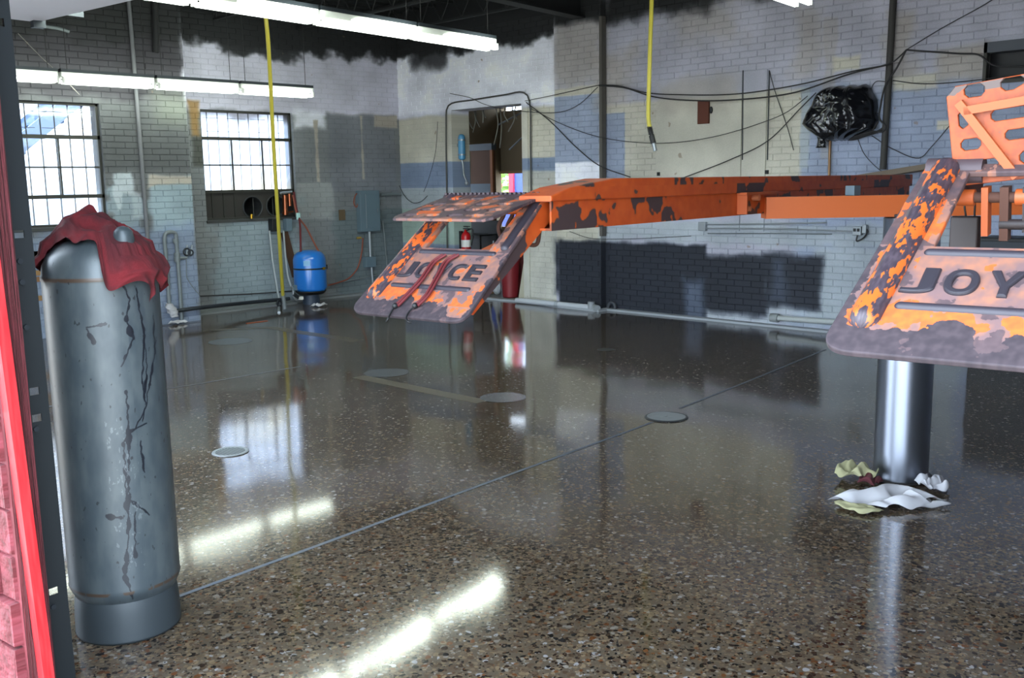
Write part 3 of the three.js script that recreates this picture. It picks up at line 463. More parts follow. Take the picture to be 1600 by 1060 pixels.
// ---- cloths
function ridged(x, y, z) { return 1 - Math.abs(n2(x, y, z)) * 2.2; }
{ // red shop cloth thrown over the top of the cylinder
  const prof = (q) => { if (q < 0.19) { const r = q * 0.965, k = r / 0.187; return [r, 1.402 - 0.135 * (1 - Math.sqrt(Math.max(0, 1 - k * k)))]; } const d = q - 0.19; return [0.186, 1.285 - d]; };
  const right = V(0.706, 0, 0.708), near = V(-0.697, 0, 0.699);
  const g = grid(90, 80, (u, v) => {
    const ed = 1 + 0.3 * n2(u * 3, v * 3, 1), a = (u - 0.5) * 0.40 * ed + 0.005 + 0.05 * n2(v * 3, 2, 6) + 0.05 * v * sstep(0.6, 1, u), b = (v - 0.5) * 0.28 * (1 + 0.45 * n2(u * 4, v * 2, 4)) - 0.01 + 0.1 * Math.exp(-(((u - 0.72) / 0.1) ** 2)) * sstep(0.5, 1, v);
    const q = Math.hypot(a, b), [r, y] = prof(q), k = q > 1e-4 ? r / q : 1; let lift = 0.008 + 0.03 * Math.max(0, ridged(u * 3.5 + v * 2, v * 3 - u * 2, 3)) + 0.006 * Math.max(0, ridged(u * 9, v * 7, 5));
    lift += 0.075 * Math.exp(-(((a + 0.05) / 0.09) ** 2 + ((b - 0.0) / 0.09) ** 2)) * (0.8 + 0.4 * n2(u * 7, v * 7, 8));
    const p = TANK.clone().addScaledVector(right, a * k).addScaledVector(near, b * k); p.y = y + (q < 0.17 ? lift : lift * 0.3); if (q >= 0.15) { const o = lift * sstep(0.15, 0.2, q); p.addScaledVector(right, a / q * o).addScaledVector(near, b / q * o); } return p;
  });
  const fab = texture(256, 256, (u, v) => { const n = fbm(u * 6, v * 6, 3), w = rr(-5, 5); return mixc([98, 17, 25], [58, 14, 20], clamp(0.35 + 0.9 * n)).map((x) => x + w); });
  tag(mesh('shop_cloth', g, mat(0xffffff, 0.95, 0, { map: fab })), 'crumpled dark red shop cloth draped over the gas cylinder top', 'cloth');
}
function rag(name, label, c, w, d, turn, h, m, z, group) {
  const cs = Math.cos(turn), sn = Math.sin(turn);
  const g = grid(44, 34, (u, v) => {
    const x = (u - 0.5) * w * (1 + 0.5 * n2(v * 2, u, z)) * (1 - 0.5 * (2 * v - 1) ** 4) + 0.15 * w * n2(v * 2, z, 2), y = (v - 0.5) * d * (1 + 0.6 * n2(u * 2.5, v, z + 3)) * (1 - 0.6 * (2 * u - 1) ** 4) + 0.3 * d * n2(u * 2, z, 5), e = Math.min(u, 1 - u, v, 1 - v) * 2, k = sstep(0, 0.5, e + 0.15);
    const fold = Math.sin((u * 0.9 + v * 1.2) * 9 + 3.0 * n2(u * 2, v * 2, z) + z), hh = 0.006 + h * Math.sqrt(k) * (0.5 + 0.34 * Math.min(1, w / 0.4) * fold + 0.3 * Math.min(1, w / 0.3) * n2(u * 3, v * 3, z + 1) + 0.05 * Math.min(1, w / 0.3) * Math.sin((u * 3 + v) * 9 + 4 * n2(u * 3, v * 3, z + 6)));
    return V(c.x + x * cs - y * sn, c.y + hh, c.z + x * sn + y * cs);
  });
  return tag(mesh(name, g, m), label, 'rag', group);
}
rag('rag', 'white rag crumpled on the floor in front of the chrome lift post', atY(1388, 788), 0.5, 0.26, 0.86, 0.075, M.ragWhite, 1.2);
rag('rag', 'yellowed rag bunched on the left side of the chrome lift post', atY(1339, 750), 0.2, 0.2, 0.6, 0.13, M.ragYellow, 2.7);
rag('rag', 'maroon rag tucked against the left foot of the chrome lift post', atY(1356, 757), 0.12, 0.12, 0.7, 0.08, M.ragMaroon, 4.1);
rag('rag', 'small white rag tucked behind the right foot of the chrome lift post', atY(1456, 765), 0.18, 0.18, 0.9, 0.09, M.ragWhite, 5.6);
rag('rag', 'stained yellow rag end beside the white rag at the lift post', atY(1340, 797), 0.2, 0.12, 1.2, 0.04, M.ragYellow, 6.3);

// ---- in-ground vehicle lift
const wornPlate = texture(512, 512, (u, v) => {   // u across, v up the slope
  const n = fbm(u * 7, v * 7, 4, 2.2), f = fbm(u * 30, v * 30, 2, 4); let w = clamp(0.5 + 0.5 * n);
  const o = mixc([198, 92, 34], [178, 78, 34], clamp(0.5 + f)), purple = mixc([44, 36, 42], [60, 50, 55], clamp(0.5 + f)), dust = mixc([104, 80, 80], [142, 94, 74], clamp(0.5 + 1.2 * n + 0.4 * f));
  const m = fbm(u * 16, v * 16, 4, 5.5), edge = Math.min(u, 1 - u) + 0.04 * m, k = n + 0.45 * m; let c = dust; if (v > 0.10 && v < 0.22 && k > -0.12) c = o; if (k > 0.5) c = o; if (v < 0.115 + 0.06 * k && !(u > 0.78 && k > -0.1 && v > 0.02)) c = purple; if (edge < 0.04) c = purple; if (u < 0.2 && u > 0.04 && v > 0.2 && k > 0.05) c = o; if (k < -0.5) c = mixc(purple, dust, 0.4); if (v > 0.52 && k < 0.12) c = mixc(purple, dust, 0.35);
  return c;
});
const padPaint = texture(256, 256, (u, v) => { const n = fbm(u * 6, v * 6, 4, 3), f = fbm(u * 34, v * 34, 2); let c = mixc([150, 66, 22], [126, 54, 20], clamp(0.5 + n + f)); if (v > 0.965 + 0.03 * n) c = [80, 66, 62]; if (f > 0.75) c = [110, 62, 40]; return c; });
const plateMat = mat(0xffffff, 0.75, 0, { map: wornPlate }), ridgeMap = texture(256, 256, (u, v) => { const n = fbm(u * 8, v * 10, 4, 7), f = fbm(u * 30, v * 30, 2, 1); return n + 0.35 * f > 0.12 ? [190, 86, 30] : mixc([48, 40, 48], [68, 58, 66], clamp(0.5 + f)); }), ridgeMat = mat(0xffffff, 0.5, 0.05, { map: ridgeMap }), beadMat = mat(0x2f2b33, 0.5, 0.1), letterMat = mat(0x2c2930, 0.5, 0.1);
const font = await new FontLoader().loadAsync('fonts/droid/droid_sans_regular.typeface.json');
const LIFT = thing('vehicle_lift', 'raised orange in-ground vehicle lift with flaking paint on a chrome post', 'vehicle lift');
const sub = (name, geo, m, parent = LIFT) => mesh(name, geo, m, parent);
function rampPlate(B, run, rise, rollEnd) {
  const Wd = 0.535, L = Math.hypot(run, rise), ex = E3.clone(), ev = E1.clone().multiplyScalar(run / L).add(V(0, rise / L, 0)), en = new THREE.Vector3().crossVectors(ex, ev);
  const loc = (u, v, n = 0) => B.clone().addScaledVector(ex, u).addScaledVector(ev, v).addScaledVector(en, n), put = (g) => basis(g, B, ex, ev, en);
  const s = new THREE.Shape(), r = 0.06; s.moveTo(r, 0); s.lineTo(Wd - r, 0); s.quadraticCurveTo(Wd, 0, Wd - 0.005, r); s.lineTo(Wd - 0.03, L); s.lineTo(0.03, L); s.lineTo(0.0, r); s.quadraticCurveTo(-0.005, 0, r, 0);
  const h = new THREE.Path(); h.moveTo(0.12, 0.345); h.lineTo(0.43, 0.345); h.lineTo(0.435, L - 0.03); h.lineTo(0.125, L - 0.03); s.holes.push(h);
  const g = new THREE.ExtrudeGeometry(s, { depth: 0.008, bevelEnabled: true, bevelSize: 0.003, bevelThickness: 0.003, bevelSegments: 2, curveSegments: 10 }); mapUV(g, (x, y) => [clamp(x / Wd, 0.005, 0.995), clamp(y / L, 0.005, 0.995)]);
  const plate = sub('ramp_plate', put(g), plateMat);
  const edgeBar = (u0, u1) => { const q = new THREE.Shape([[0.07, 0], [L, 0], [L, -0.075], [0.07, -0.03]].map(([x, y]) => new THREE.Vector2(x, y))); const e = new THREE.ExtrudeGeometry(q, { depth: 0.008, bevelEnabled: false }); e.applyMatrix4(new THREE.Matrix4().makeBasis(V(0, 1, 0), V(0, 0, 1), V(1, 0, 0)).setPosition(u0, 0, 0)); mapUV(e, (x, y, z) => [y / 2, z / 2]); return put(e); };
  sub('side_flange', edgeBar(Wd - 0.032), M.orange, plate); sub('side_flange', edgeBar(0.024), M.orange, plate);
  const rib = (u0, v0, u1, v1, r0, m) => { const a = V(u0, v0, 0.006), b = V(u1, v1, 0.006), c = new THREE.CapsuleGeometry(r0, a.distanceTo(b), 6, 14); c.applyQuaternion(new THREE.Quaternion().setFromUnitVectors(UPV, b.clone().sub(a).normalize())); c.translate((u0 + u1) / 2, (v0 + v1) / 2, 0.006); return put(c); };
  sub('side_ridge', rib(0.055, 0.1, 0.075, L - 0.02, 0.032), ridgeMat, plate); sub('side_ridge', rib(Wd - 0.045, 0.36, Wd - 0.05, L - 0.02, 0.018), beadMat, plate);
  sub('bead', rib(0.12, 0.325, 0.46, 0.325, 0.012), beadMat, plate); sub('bead', rib(0.11, 0.145, 0.46, 0.145, 0.012), beadMat, plate);
  let u = 0.095; for (const ch of 'JOYCE') { const lg = new TextGeometry(ch, { font, size: 0.082, depth: 0.006, curveSegments: 6, bevelEnabled: true, bevelSize: 0.0045, bevelThickness: 0.004, bevelSegments: 2 }); lg.computeBoundingBox(); const bb = lg.boundingBox, wgt = bb.max.x - bb.min.x; lg.translate(-bb.min.x, -bb.min.y, 0); lg.scale(0.064 / wgt, 0.08 / (bb.max.y - bb.min.y), 1); lg.translate(u, 0.185, 0.008); sub('raised_letter', put(lg), letterMat, plate); u += 0.078; }
  sub('top_roll', rod(loc(0.03, L, -0.005), loc(rollEnd, L, -0.005), 0.03, 0.03, 18), M.worn, plate);
  return { loc, ev, en, L, Wd, plate, B };
}
const far = rampPlate(V(2.045, 1.10, -2.866), 0.5, 0.39, 0.495), near = rampPlate(V(1.747, 1.215, -0.9), 0.567, 0.35, 0.15);
function slotted(o, ex, ev, W, H, slots, m, ribs = []) {
  const s = new THREE.Shape(); s.moveTo(0.02, 0); s.lineTo(W - 0.02, 0); s.lineTo(W, 0.03); s.lineTo(W, H - 0.02); s.lineTo(W - 0.02, H); s.lineTo(0.02, H); s.lineTo(0, H - 0.02); s.lineTo(0, 0.03);
  for (const [u, v, w, h, cut = 0] of slots) { const p = new THREE.Path(), c = Math.min(w, h) * 0.3; p.moveTo(u + c, v); p.lineTo(u + w - c - cut, v); p.lineTo(u + w - cut * 0.3, v + c); p.lineTo(u + w, v + h - c); p.lineTo(u + w - c, v + h); p.lineTo(u + c, v + h); p.lineTo(u, v + h - c); p.lineTo(u, v + c); s.holes.push(p); }
  const g = new THREE.ExtrudeGeometry(s, { depth: 0.007, bevelEnabled: true, bevelSize: 0.0015, bevelThickness: 0.0015, bevelSegments: 1 }); mapUV(g, (x, y) => [x / W, 0.5 + 0.5 * y / H]);
  const en = new THREE.Vector3().crossVectors(ex, ev); const pad = sub('flip_up_pad', basis(g, o, ex, ev, en), m);
  for (const [u0, v0, u1, v1] of ribs) sub('stiffener', bar(o.clone().addScaledVector(ex, u0).addScaledVector(ev, v0).addScaledVector(en, 0.014), o.clone().addScaledVector(ex, u1).addScaledVector(ev, v1).addScaledVector(en, 0.014), 0.018, 0.018, en), M.orangePlain, pad);
  return pad;
}
{ // far pad lies flatter than its ramp, near pad stands upright
  const dirF = E1.clone().multiplyScalar(0.975).add(V(0, 0.222, 0)).normalize(), o = far.loc(0.05, far.L, 0.012).addScaledVector(dirF, -0.34), slots = [];
  for (let r = 0; r < 4; r++) for (let c = 0; c < 4; c++) slots.push([0.03 + c * 0.105 + (r % 2) * 0.015, 0.03 + r * 0.078, 0.065, 0.036]);
  slotted(o, E3, dirF, 0.46, 0.36, slots, mat(0xffffff, 0.6, 0.05, { map: wornPlate }));
  const teeth = []; for (let i = 0; i < 22; i++) teeth.push(bar(far.loc(0.04 + i * 0.021, far.L, 0.03), far.loc(0.05 + i * 0.021, far.L, 0.03), 0.01, 0.008)); sub('grip_teeth', teeth, M.worn);
  const a = atD(1494, 290, 2.24), b = atD(1480, 138, 2.2), up = b.clone().sub(a), H = up.length(); up.normalize(); const ex = E3.clone().addScaledVector(up, -E3.dot(up)).normalize();
  slotted(a, ex, up, 0.42, H, [[0.035, 0.19, 0.045, 0.03], [0.11, 0.192, 0.05, 0.03, 0.015], [0.2, 0.19, 0.07, 0.03], [0.018, 0.125, 0.024, 0.04, 0.006], [0.085, 0.13, 0.11, 0.027], [0.24, 0.13, 0.11, 0.027], [0.018, 0.075, 0.045, 0.028], [0.11, 0.085, 0.09, 0.025], [0.24, 0.085, 0.1, 0.025], [0.02, 0.025, 0.075, 0.028], [0.135, 0.03, 0.04, 0.03], [0.24, 0.03, 0.1, 0.03]], mat(0xffffff, 0.55, 0, { map: padPaint }), [[0.025, 0.185, 0.13, 0.005], [0.035, 0.165, 0.4, 0.172]]);
  const h0 = atD(1476, 309, 2.26), h1 = h0.clone().addScaledVector(E3, 0.4); sub('hinge_barrel', rod(h0, h0.clone().addScaledVector(E3, 0.065), 0.019, 0.019, 18), M.orangePlain); sub('hinge_barrel', rod(h0.clone().addScaledVector(E3, 0.15), h1, 0.019, 0.019, 18), M.orangePlain); sub('hinge_pin', rod(h0.clone().addScaledVector(E3, 0.06), h0.clone().addScaledVector(E3, 0.16), 0.012), M.rust);
  for (const [u, l, w, m] of [[0.088, 0.085, 0.014, M.orangePlain], [0.128, 0.095, 0.018, M.rust], [0.172, 0.075, 0.014, M.darkPrimer], [0.215, 0.1, 0.02, M.rust]]) { const p = h0.clone().addScaledVector(E3, u); sub('hinge_lug', bar(p.clone().add(V(0, 0.024, 0)), p.clone().add(V(0.014, -l, 0)), w, 0.036, E1), m); }
  sub('lug_pin', rod(h0.clone().addScaledVector(E3, 0.12).add(V(0, -0.06, 0)), h0.clone().addScaledVector(E3, 0.19).add(V(0, -0.06, 0)), 0.012), M.darkPrimer);
  const lk = atD(1508, 366, 2.4); const lock = sub('lock_block', basis(box(0.066, 0.088, 0.035, 0, 0, 0, 0.006), lk, E3, V(0, 1, 0), E1.clone().negate()), M.darkPrimer); sub('wire_loop', tube([lk.clone().add(V(0, 0.04, 0)), lk.clone().add(V(-0.01, 0.075, 0.0)), lk.clone().add(V(0.01, 0.085, 0.012)), lk.clone().add(V(0.0, 0.04, 0.02))], 0.0025), M.black, lock);
  const s0 = near.loc(0.47, 0.36, -0.03); sub('support_strut', bar(s0, near.loc(0.5, 0.56, -0.12), 0.05, 0.05), M.worn); sub('support_strut', bar(near.loc(0.05, near.L - 0.02, -0.03), near.loc(0.05, near.L - 0.02, -0.03).addScaledVector(E1, 0.35), 0.05, 0.06), M.worn);
  sub('support_strut', bar(far.loc(0.36, 0.36, -0.05), far.loc(0.42, far.L - 0.1, -0.1), 0.05, 0.06), M.orangePlain);
  const hk = far.loc(0.4, far.L - 0.06, -0.02); for (const k of [-0.06, -0.02, 0.03]) sub('hook', tube([hk.clone().addScaledVector(E3, k), hk.clone().addScaledVector(E3, k).add(V(-0.03, -0.05, 0)), hk.clone().addScaledVector(E3, k + 0.01).add(V(-0.01, -0.1, 0)), hk.clone().addScaledVector(E3, k + 0.03).add(V(0.03, -0.11, 0)), hk.clone().addScaledVector(E3, k + 0.03).add(V(0.05, -0.06, 0))], 0.008), M.rust);
  for (const u of [0.36, 0.1]) sub('hinge_barrel', rod(far.loc(u, far.L - 0.05, 0), far.loc(u + 0.08, far.L - 0.05, 0), 0.022), M.orangePlain);
}
{ // rails, cross beam, post
  const S = V(2.56, 0, -2.415), rail = (S0, len) => {
    const tubeShape = new THREE.Shape([[-0.05, 1.38], [0.06, 1.38], [0.06, 1.49], [-0.05, 1.49]].map(([x, y]) => new THREE.Vector2(x, y))); const ho = new THREE.Path([[-0.042, 1.388], [-0.042, 1.482], [0.052, 1.482], [0.052, 1.388]].map(([x, y]) => new THREE.Vector2(x, y))); tubeShape.holes.push(ho);
    const g = new THREE.ExtrudeGeometry(tubeShape, { depth: len, bevelEnabled: false }); mapUV(g, (x, y, z) => [z / 2, (y + x) / 2]); const r = sub('rail', basis(g.rotateY(0), S0, E3.clone().negate(), V(0, 1, 0), E1.clone()), M.orange);
    const fl = new THREE.Shape([[-0.02, 1.49], [-0.02, 1.5], [0.1, 1.528], [0.4, 1.558], [len, 1.558], [len, 1.49]].map(([x, y]) => new THREE.Vector2(x, y))); const f = new THREE.ExtrudeGeometry(fl, { depth: 0.135, bevelEnabled: true, bevelSize: 0.005, bevelThickness: 0.005, bevelSegments: 2 }); f.translate(0, 0, -0.072); mapUV(f, (x, y, z) => [x / 2 + 0.33, (y + z) / 2 + 0.2]); sub('rail_flange', basis(f, S0, E1, V(0, 1, 0), E3), M.orange, r); return r;
  };
  const r1 = rail(S, 4.3); rail(V(near.loc(0.44, near.L).x - 0.05, 0.03, near.loc(0.44, near.L).z + 0.03), 4.6);
  const T = (t, e, y) => S.clone().addScaledVector(E1, t).addScaledVector(E3, e).setY(y);
  sub('joint_bracket', [bar(T(1.52, 0.075, 1.482), T(1.9, 0.075, 1.482), 0.05, 0.012), bar(T(1.53, 0.075, 1.475), T(1.53, 0.075, 1.385), 0.05, 0.012, E1)], M.orangePlain, r1);
  for (const [t, y, r] of [[1.7, 1.462, 0.017], [1.6, 1.41, 0.014]]) sub('bolt', rod(T(t, 0.05, y), T(t, 0.085, y), r, r, 6), mat(0xb86a44, 0.6), r1);
  const P = V(4.9, 0, -2.06), d = V(0.68, 0, 0.73).normalize(), c0 = P.clone().addScaledVector(d, -0.74).setY(1.407), c1 = P.clone().addScaledVector(d, 1.3).setY(1.407); const cb = bar(c0, c1, 0.12, 0.106); sub('cross_beam', mapUV(cb, (x, y, z) => [x / 2 + z / 2 + 0.6, y / 2 + 0.61]), mat(0xbc5c26, 0.5));
  sub('stop_block', move(box(0.07, 0.05, 0.05, 0, 0, 0, 0.004), P.clone().addScaledVector(d, -0.3).setY(1.485)), M.panelGrey);
  const brushed = texture(512, 64, (u, v) => { const n = 205 + 25 * n2(u * 120, 0.3) + 14 * n2(u * 40, v * 2); return [n, n, n]; }, false);
  const post = sub('post', lathe([[0.001, 1.352], [0.128, 1.352], [0.135, 1.345], [0.135, 0.02], [0.137, 0.0]], 72).translate(P.x, 0, P.z), mat(0x8e939e, 0.34, 1, { roughnessMap: null, bumpMap: brushed, bumpScale: 0.0002 }));
  sub('cap_plate', box(0.24, 0.014, 0.24, P.x, 1.36, P.z, 0.004), M.darkPrimer, post);
  const ring = lathe([[0.139, 0.003], [0.142, 0.012], [0.16, 0.012], [0.163, 0.003]], 56); tag(mesh('packing_ring', move(ring, P.clone().setY(0.001)), mat(0x2c2b2b, 0.4, 0.4)), 'dark steel packing ring flush in the floor around the chrome post', 'ring');
}
{ // two red elastic cords hooked over the far ramp plate
  const pl = (px, py, n = 0.022) => { const r = ray(px, py), o = far.loc(0, 0, n), t = o.clone().sub(EYE).dot(far.en) / r.dot(far.en); return EYE.clone().addScaledVector(r, t); };
  for (const [pts, hook, label] of [[[[692, 398], [677, 408], [655, 438], [632, 463], [617, 478]], [[617, 478], [611, 488], [606, 499], [604, 503]], 'red elastic cord across the letter O of the far ramp plate'], [[[712, 398], [697, 407], [680, 435], [664, 462], [648, 478]], [[648, 478], [640, 486], [635, 496], [638, 503], [643, 504]], 'red elastic cord across the letter Y of the far ramp plate']]) {
    const t = thing('elastic_cord', label, 'cord'); for (const k of [0, 5]) mesh('strand', tube(pts.map(([x, y]) => pl(x + k, y)), 0.005), M.redCord, t);
    mesh('hook', tube(hook.map(([x, y], i) => pl(x, y, i === hook.length - 1 ? 0.012 : 0.02)), 0.0035), M.black, t); mesh('knot', move(new THREE.IcosahedronGeometry(0.011, 1), pl(...pts[pts.length - 1])), M.black, t);
  }
}
// ---- floor drain, open socket, hoses
{
  const c = atY(360, 707, 0.002), t = thing('floor_drain', 'round slotted metal floor drain', 'drain', null, c.setY(floorY(c.x, c.z) + 0.0008)); mesh('rim', lathe([[0.085, 0.002], [0.088, 0.006], [0.104, 0.006], [0.107, 0.001]], 40), M.galv, t); mesh('sump', move(new THREE.CylinderGeometry(0.086, 0.086, 0.003, 32), V(0, 0.0022, 0)), M.black, t);
  for (let i = -4; i <= 4; i++) { const x = i * 0.018, l = 2 * Math.sqrt(0.086 ** 2 - x * x); mesh('slat', box(0.009, 0.003, l, x, 0.0045, 0), M.pipeGrey, t); }
  const p = atY(1041, 652, 0.002), s = thing('floor_socket', 'open round floor socket with a worn pale metal lining', 'floor socket', null, p.setY(floorY(p.x, p.z) + 0.0008), 0.4);
  mesh('rim', lathe([[0.125, 0.001], [0.128, 0.007], [0.14, 0.006], [0.145, 0.001]], 40), M.steelDark, s); mesh('lining', grid(24, 12, (u, v) => { const a = u * 6.2832, r = 0.128 * (1 - v); return V(r * Math.cos(a), 0.005 - 0.003 * v + 0.006 * Math.max(0, n2(u * 5, v * 3)), r * Math.sin(a)); }), mat(0x80858a, 0.45, 0.3), s);
}
{
  const top = atD(417, 44, 10.0), pts = [[417, 44], [422, 120], [427, 220], [433, 320], [438, 400], [442, 462]].map(([x, y], i) => atD(x, y, 10.0 + i * 0.42)); const t = thing('air_hose', 'thin yellow air hose hanging in front of the frosted window', 'hose');
  pts.unshift(V(pts[0].x - 0.04, 3.6, pts[0].z)); mesh('hose', tube(pts, 0.022, 60), M.yellowHose, t); const e = pts[pts.length - 1]; mesh('fitting', rod(e.clone().add(V(0, 0.02, 0)), e.clone().add(V(0.02, -0.17, 0)), 0.024, 0.026), M.pipeGrey, t);
  const q = [[1017, -40], [1018, 0], [1016, 60], [1014, 130], [1013, 185], [1015, 200]].map(([x, y]) => atD(x, y, 8.4)); const s = thing('air_hose', 'yellow air hose with black coupling hanging before the white board', 'hose');
  q.unshift(q[0].clone().add(V(0, 0.8, 0))); mesh('hose', tube(q, 0.019, 60), M.yellowHose, s); const f = q[q.length - 1], c = [[1015, 199], [1018, 212], [1021, 224], [1024, 236]].map(([x, y]) => atD(x, y, 8.4));
  for (let i = 0; i < 6; i++) { const a = c[0].clone().lerp(c[1], i / 6); mesh('spring_guard', move(new THREE.TorusGeometry(0.02, 0.005, 6, 14).rotateX(Math.PI / 2), a), M.black, s); } mesh('coupling', [rod(c[0], c[1], 0.016), rod(c[1], c[2], 0.024)], M.black, s); mesh('nozzle', rod(c[2], c[3], 0.017), M.steel, s);
}

// ---- on and before the window wall
const onL = (px, py, out = 0.03, Z = ZR) => atZ(px, py, Z + out), pathL = (list, out = 0.03, Z = ZR) => list.map(([x, y]) => onL(x, y, out, Z));
function run(name, label, category, pts, r, m, group) { const g = tube(pts, r); return tag(mesh(name, g, m), label, category, group); }
run('conduit', 'pale painted conduit running up the corner of the left pilaster', 'conduit', pathL([[200, -10], [206, 60], [214, 160], [222, 260], [231, 380], [236, 480]], 0.03, ZL), 0.022, mat(0x66676b, 0.7));
run('conduit', 'dark stub of pipe hanging above the pilaster between the windows', 'conduit', [onL(243, 82, 0.05, ZL), onL(243, 30, 0.05, ZL), onL(243, 30, 0.05, ZL).setY(3.99)], 0.035, M.joistBlack);
{ // looped pipe and valve on the pilaster
  const t = thing('pipe_loop', 'looped grey pipe with small valves on the pilaster between the windows', 'pipe'), m = M.pipeGrey;
  mesh('pipe', tube(pathL([[264, 474], [262, 440], [259, 400], [257, 372], [259, 365], [264, 363], [270, 363], [274, 365], [275, 372], [277, 400], [281, 450], [284, 500]], 0.05, ZL), 0.022, 90, 10), m, t);
  for (const [x, y] of [[275, 376], [277, 398], [277, 405]]) mesh('fitting', rod(onL(x - 1, y - 3, 0.05, ZL), onL(x, y + 4, 0.05, ZL), 0.034), m, t);
  mesh('branch', rod(onL(277, 404, 0.05, ZL), onL(291, 403, 0.05, ZL), 0.018), m, t); mesh('valve_wheel', move(new THREE.TorusGeometry(0.04, 0.011, 8, 18), onL(292, 394, 0.06, ZL)), M.steelDark, t); mesh('valve_wheel', move(new THREE.TorusGeometry(0.03, 0.01, 8, 18), onL(298, 395, 0.06, ZL)), M.steelDark, t);
  mesh('stem', rod(onL(292, 404, 0.05, ZL), onL(292, 383, 0.05, ZL), 0.009), M.galv, t); mesh('stem', rod(onL(299, 397, 0.05, ZL), onL(300, 383, 0.05, ZL), 0.009), M.galv, t);
  mesh('capillary', tube(pathL([[291, 406], [292, 434], [294, 438], [304, 452], [312, 461]], 0.04, ZL), 0.005), m, t);
}
run('pipe', 'long dark pipe running low along the window wall', 'pipe', [onL(277, 486, 0.1, ZL), onL(313, 481, 0.1, ZL), onL(400, 472, 0.45), onL(452, 467, 0.4)], 0.024, M.steelDark);
run('cable', 'thin black cable low along the wall under the frosted window', 'cable', [onL(313, 463, 0.03), onL(400, 459, 0.03), onL(456, 455, 0.03)], 0.008, M.wire);
rag('rag', 'white rag on the floor at the foot of the looped pipe', atY(279, 507), 0.22, 0.1, 0.1, 0.06, M.ragWhite, 8.2);
rag('rag', 'white rag on the floor in front of the blue tank', atY(498, 480), 0.24, 0.1, 0.0, 0.06, M.ragWhite, 9.4);
tag(mesh('rag', grid(30, 30, (u, v) => { const a = u * 6.2832, r = 0.05 + 0.02 * n2(u * 6, v * 5, 3), c = onL(265, 474, 0.07, ZL); return V(c.x - 0.0 + (v - 0.3) * 0.06 + r * (0.7 + 0.5 * Math.sin(v * 3)) * Math.cos(a), c.y - v * 0.16 + 0.015 * n2(u * 4, v * 4, 6), c.z + 0.02 + r * 0.7 * Math.sin(a)); }), M.ragWhite), 'white rag knotted around the lower end of the looped pipe', 'rag');
{ // blue pressure tank
  const c = onL(486, 460, 0.42), p = V(c.x, 0, c.z), t = thing('pressure_tank', 'blue pressure tank with a black strap on a dark base by the wall', 'tank', null, p), R = 0.215;
  mesh('body', lathe([[0.02, 0.14], [0.12, 0.15], [0.18, 0.175], [R, 0.22], [R, 0.4], [R + 0.002, 0.405], [R, 0.41], [R, 0.6], [0.2, 0.65], [0.16, 0.69], [0.1, 0.715], [0.03, 0.722], [0.001, 0.722]], 48), M.blueTank, t);
  mesh('base', lathe([[0.11, 0], [0.115, 0.005], [0.11, 0.15], [0.1, 0.16]], 36), mat(0x2b3748, 0.5), t); mesh('lower_rim', lathe([[0.15, 0.15], [0.205, 0.185], [0.2, 0.165], [0.16, 0.135]], 40), M.black, t);
  mesh('strap', lathe([[R + 0.001, 0.47], [R + 0.005, 0.47], [R + 0.005, 0.49], [R + 0.001, 0.49]], 48), M.black, t); mesh('buckle', box(0.05, 0.035, 0.02, 0.08, 0.48, R * 0.93), M.brass, t); mesh('clip', box(0.05, 0.06, 0.04, R + 0.03, 0.48, 0), M.black, t);
  mesh('sticker', new THREE.CylinderGeometry(R + 0.0015, R + 0.0015, 0.07, 12, 1, true, -0.95, 0.4).translate(0, 0.56, 0), mat(0x7fb0d8, 0.5), t);
}
{ const t = thing('pump_fittings', 'white and grey pipe fittings at the foot of the blue tank', 'fittings'); mesh('elbow', tube(pathL([[455, 448], [458, 452], [459, 462], [463, 468], [468, 467]], 0.4), 0.017), M.galv, t); mesh('switch_box', move(box(0.075, 0.07, 0.06, 0, 0, 0, 0.005), onL(461, 450, 0.4)), M.panelGrey, t); mesh('union', move(box(0.05, 0.04, 0.05), onL(470, 466, 0.45)), M.white, t); mesh('union', rod(onL(459, 460, 0.42), onL(468, 466, 0.42), 0.025), M.steelDark, t); }
{ const t = thing('pipe_valve', 'dark pipe valve standing at the foot of the window wall', 'valve'); mesh('body', [rod(onL(437, 470, 0.42), onL(436, 484, 0.42), 0.028)], M.steelDark, t); mesh('wheel', move(new THREE.TorusGeometry(0.035, 0.01, 8, 16), onL(436, 474, 0.47)), M.steelDark, t); mesh('foot', rod(onL(436, 480, 0.42), atY(436, 489), 0.02), M.galv, t); }
for (const [l, pts] of [['grey conduit bent down from the black box to the floor pipe', [[421, 361], [425, 400], [431, 440], [436, 468]]], ['grey conduit bent down from the grey box to the blue tank', [[443, 361], [446, 400], [450, 432], [455, 448]]]]) run('conduit', l, 'conduit', pts.map(([x, y], i) => onL(x, y, 0.08 + 0.1 * i)), 0.015, M.galv);
{ const a = onL(420, 342, 0.04), b = onL(434, 361, 0.04); tag(mesh('control_box', span(a.x, b.x, b.y, a.y, ZR + 0.012, ZR + 0.12, 0.008), M.black), 'black control box under the vent panel', 'box'); const c = onL(443, 342, 0.04), d = onL(453, 361, 0.04); tag(mesh('junction_box', span(c.x, d.x, d.y, c.y, ZR + 0.012, ZR + 0.11, 0.008), M.panelGrey), 'grey junction box beside the black control box', 'box'); }
tag(mesh('wood_brace', bar(onL(444, 363, 0.04), onL(462, 432, 0.04), 0.03, 0.1, V(1, 0, 0)), M.woodDark), 'dark wooden brace leaning on the wall behind the blue tank', 'brace');
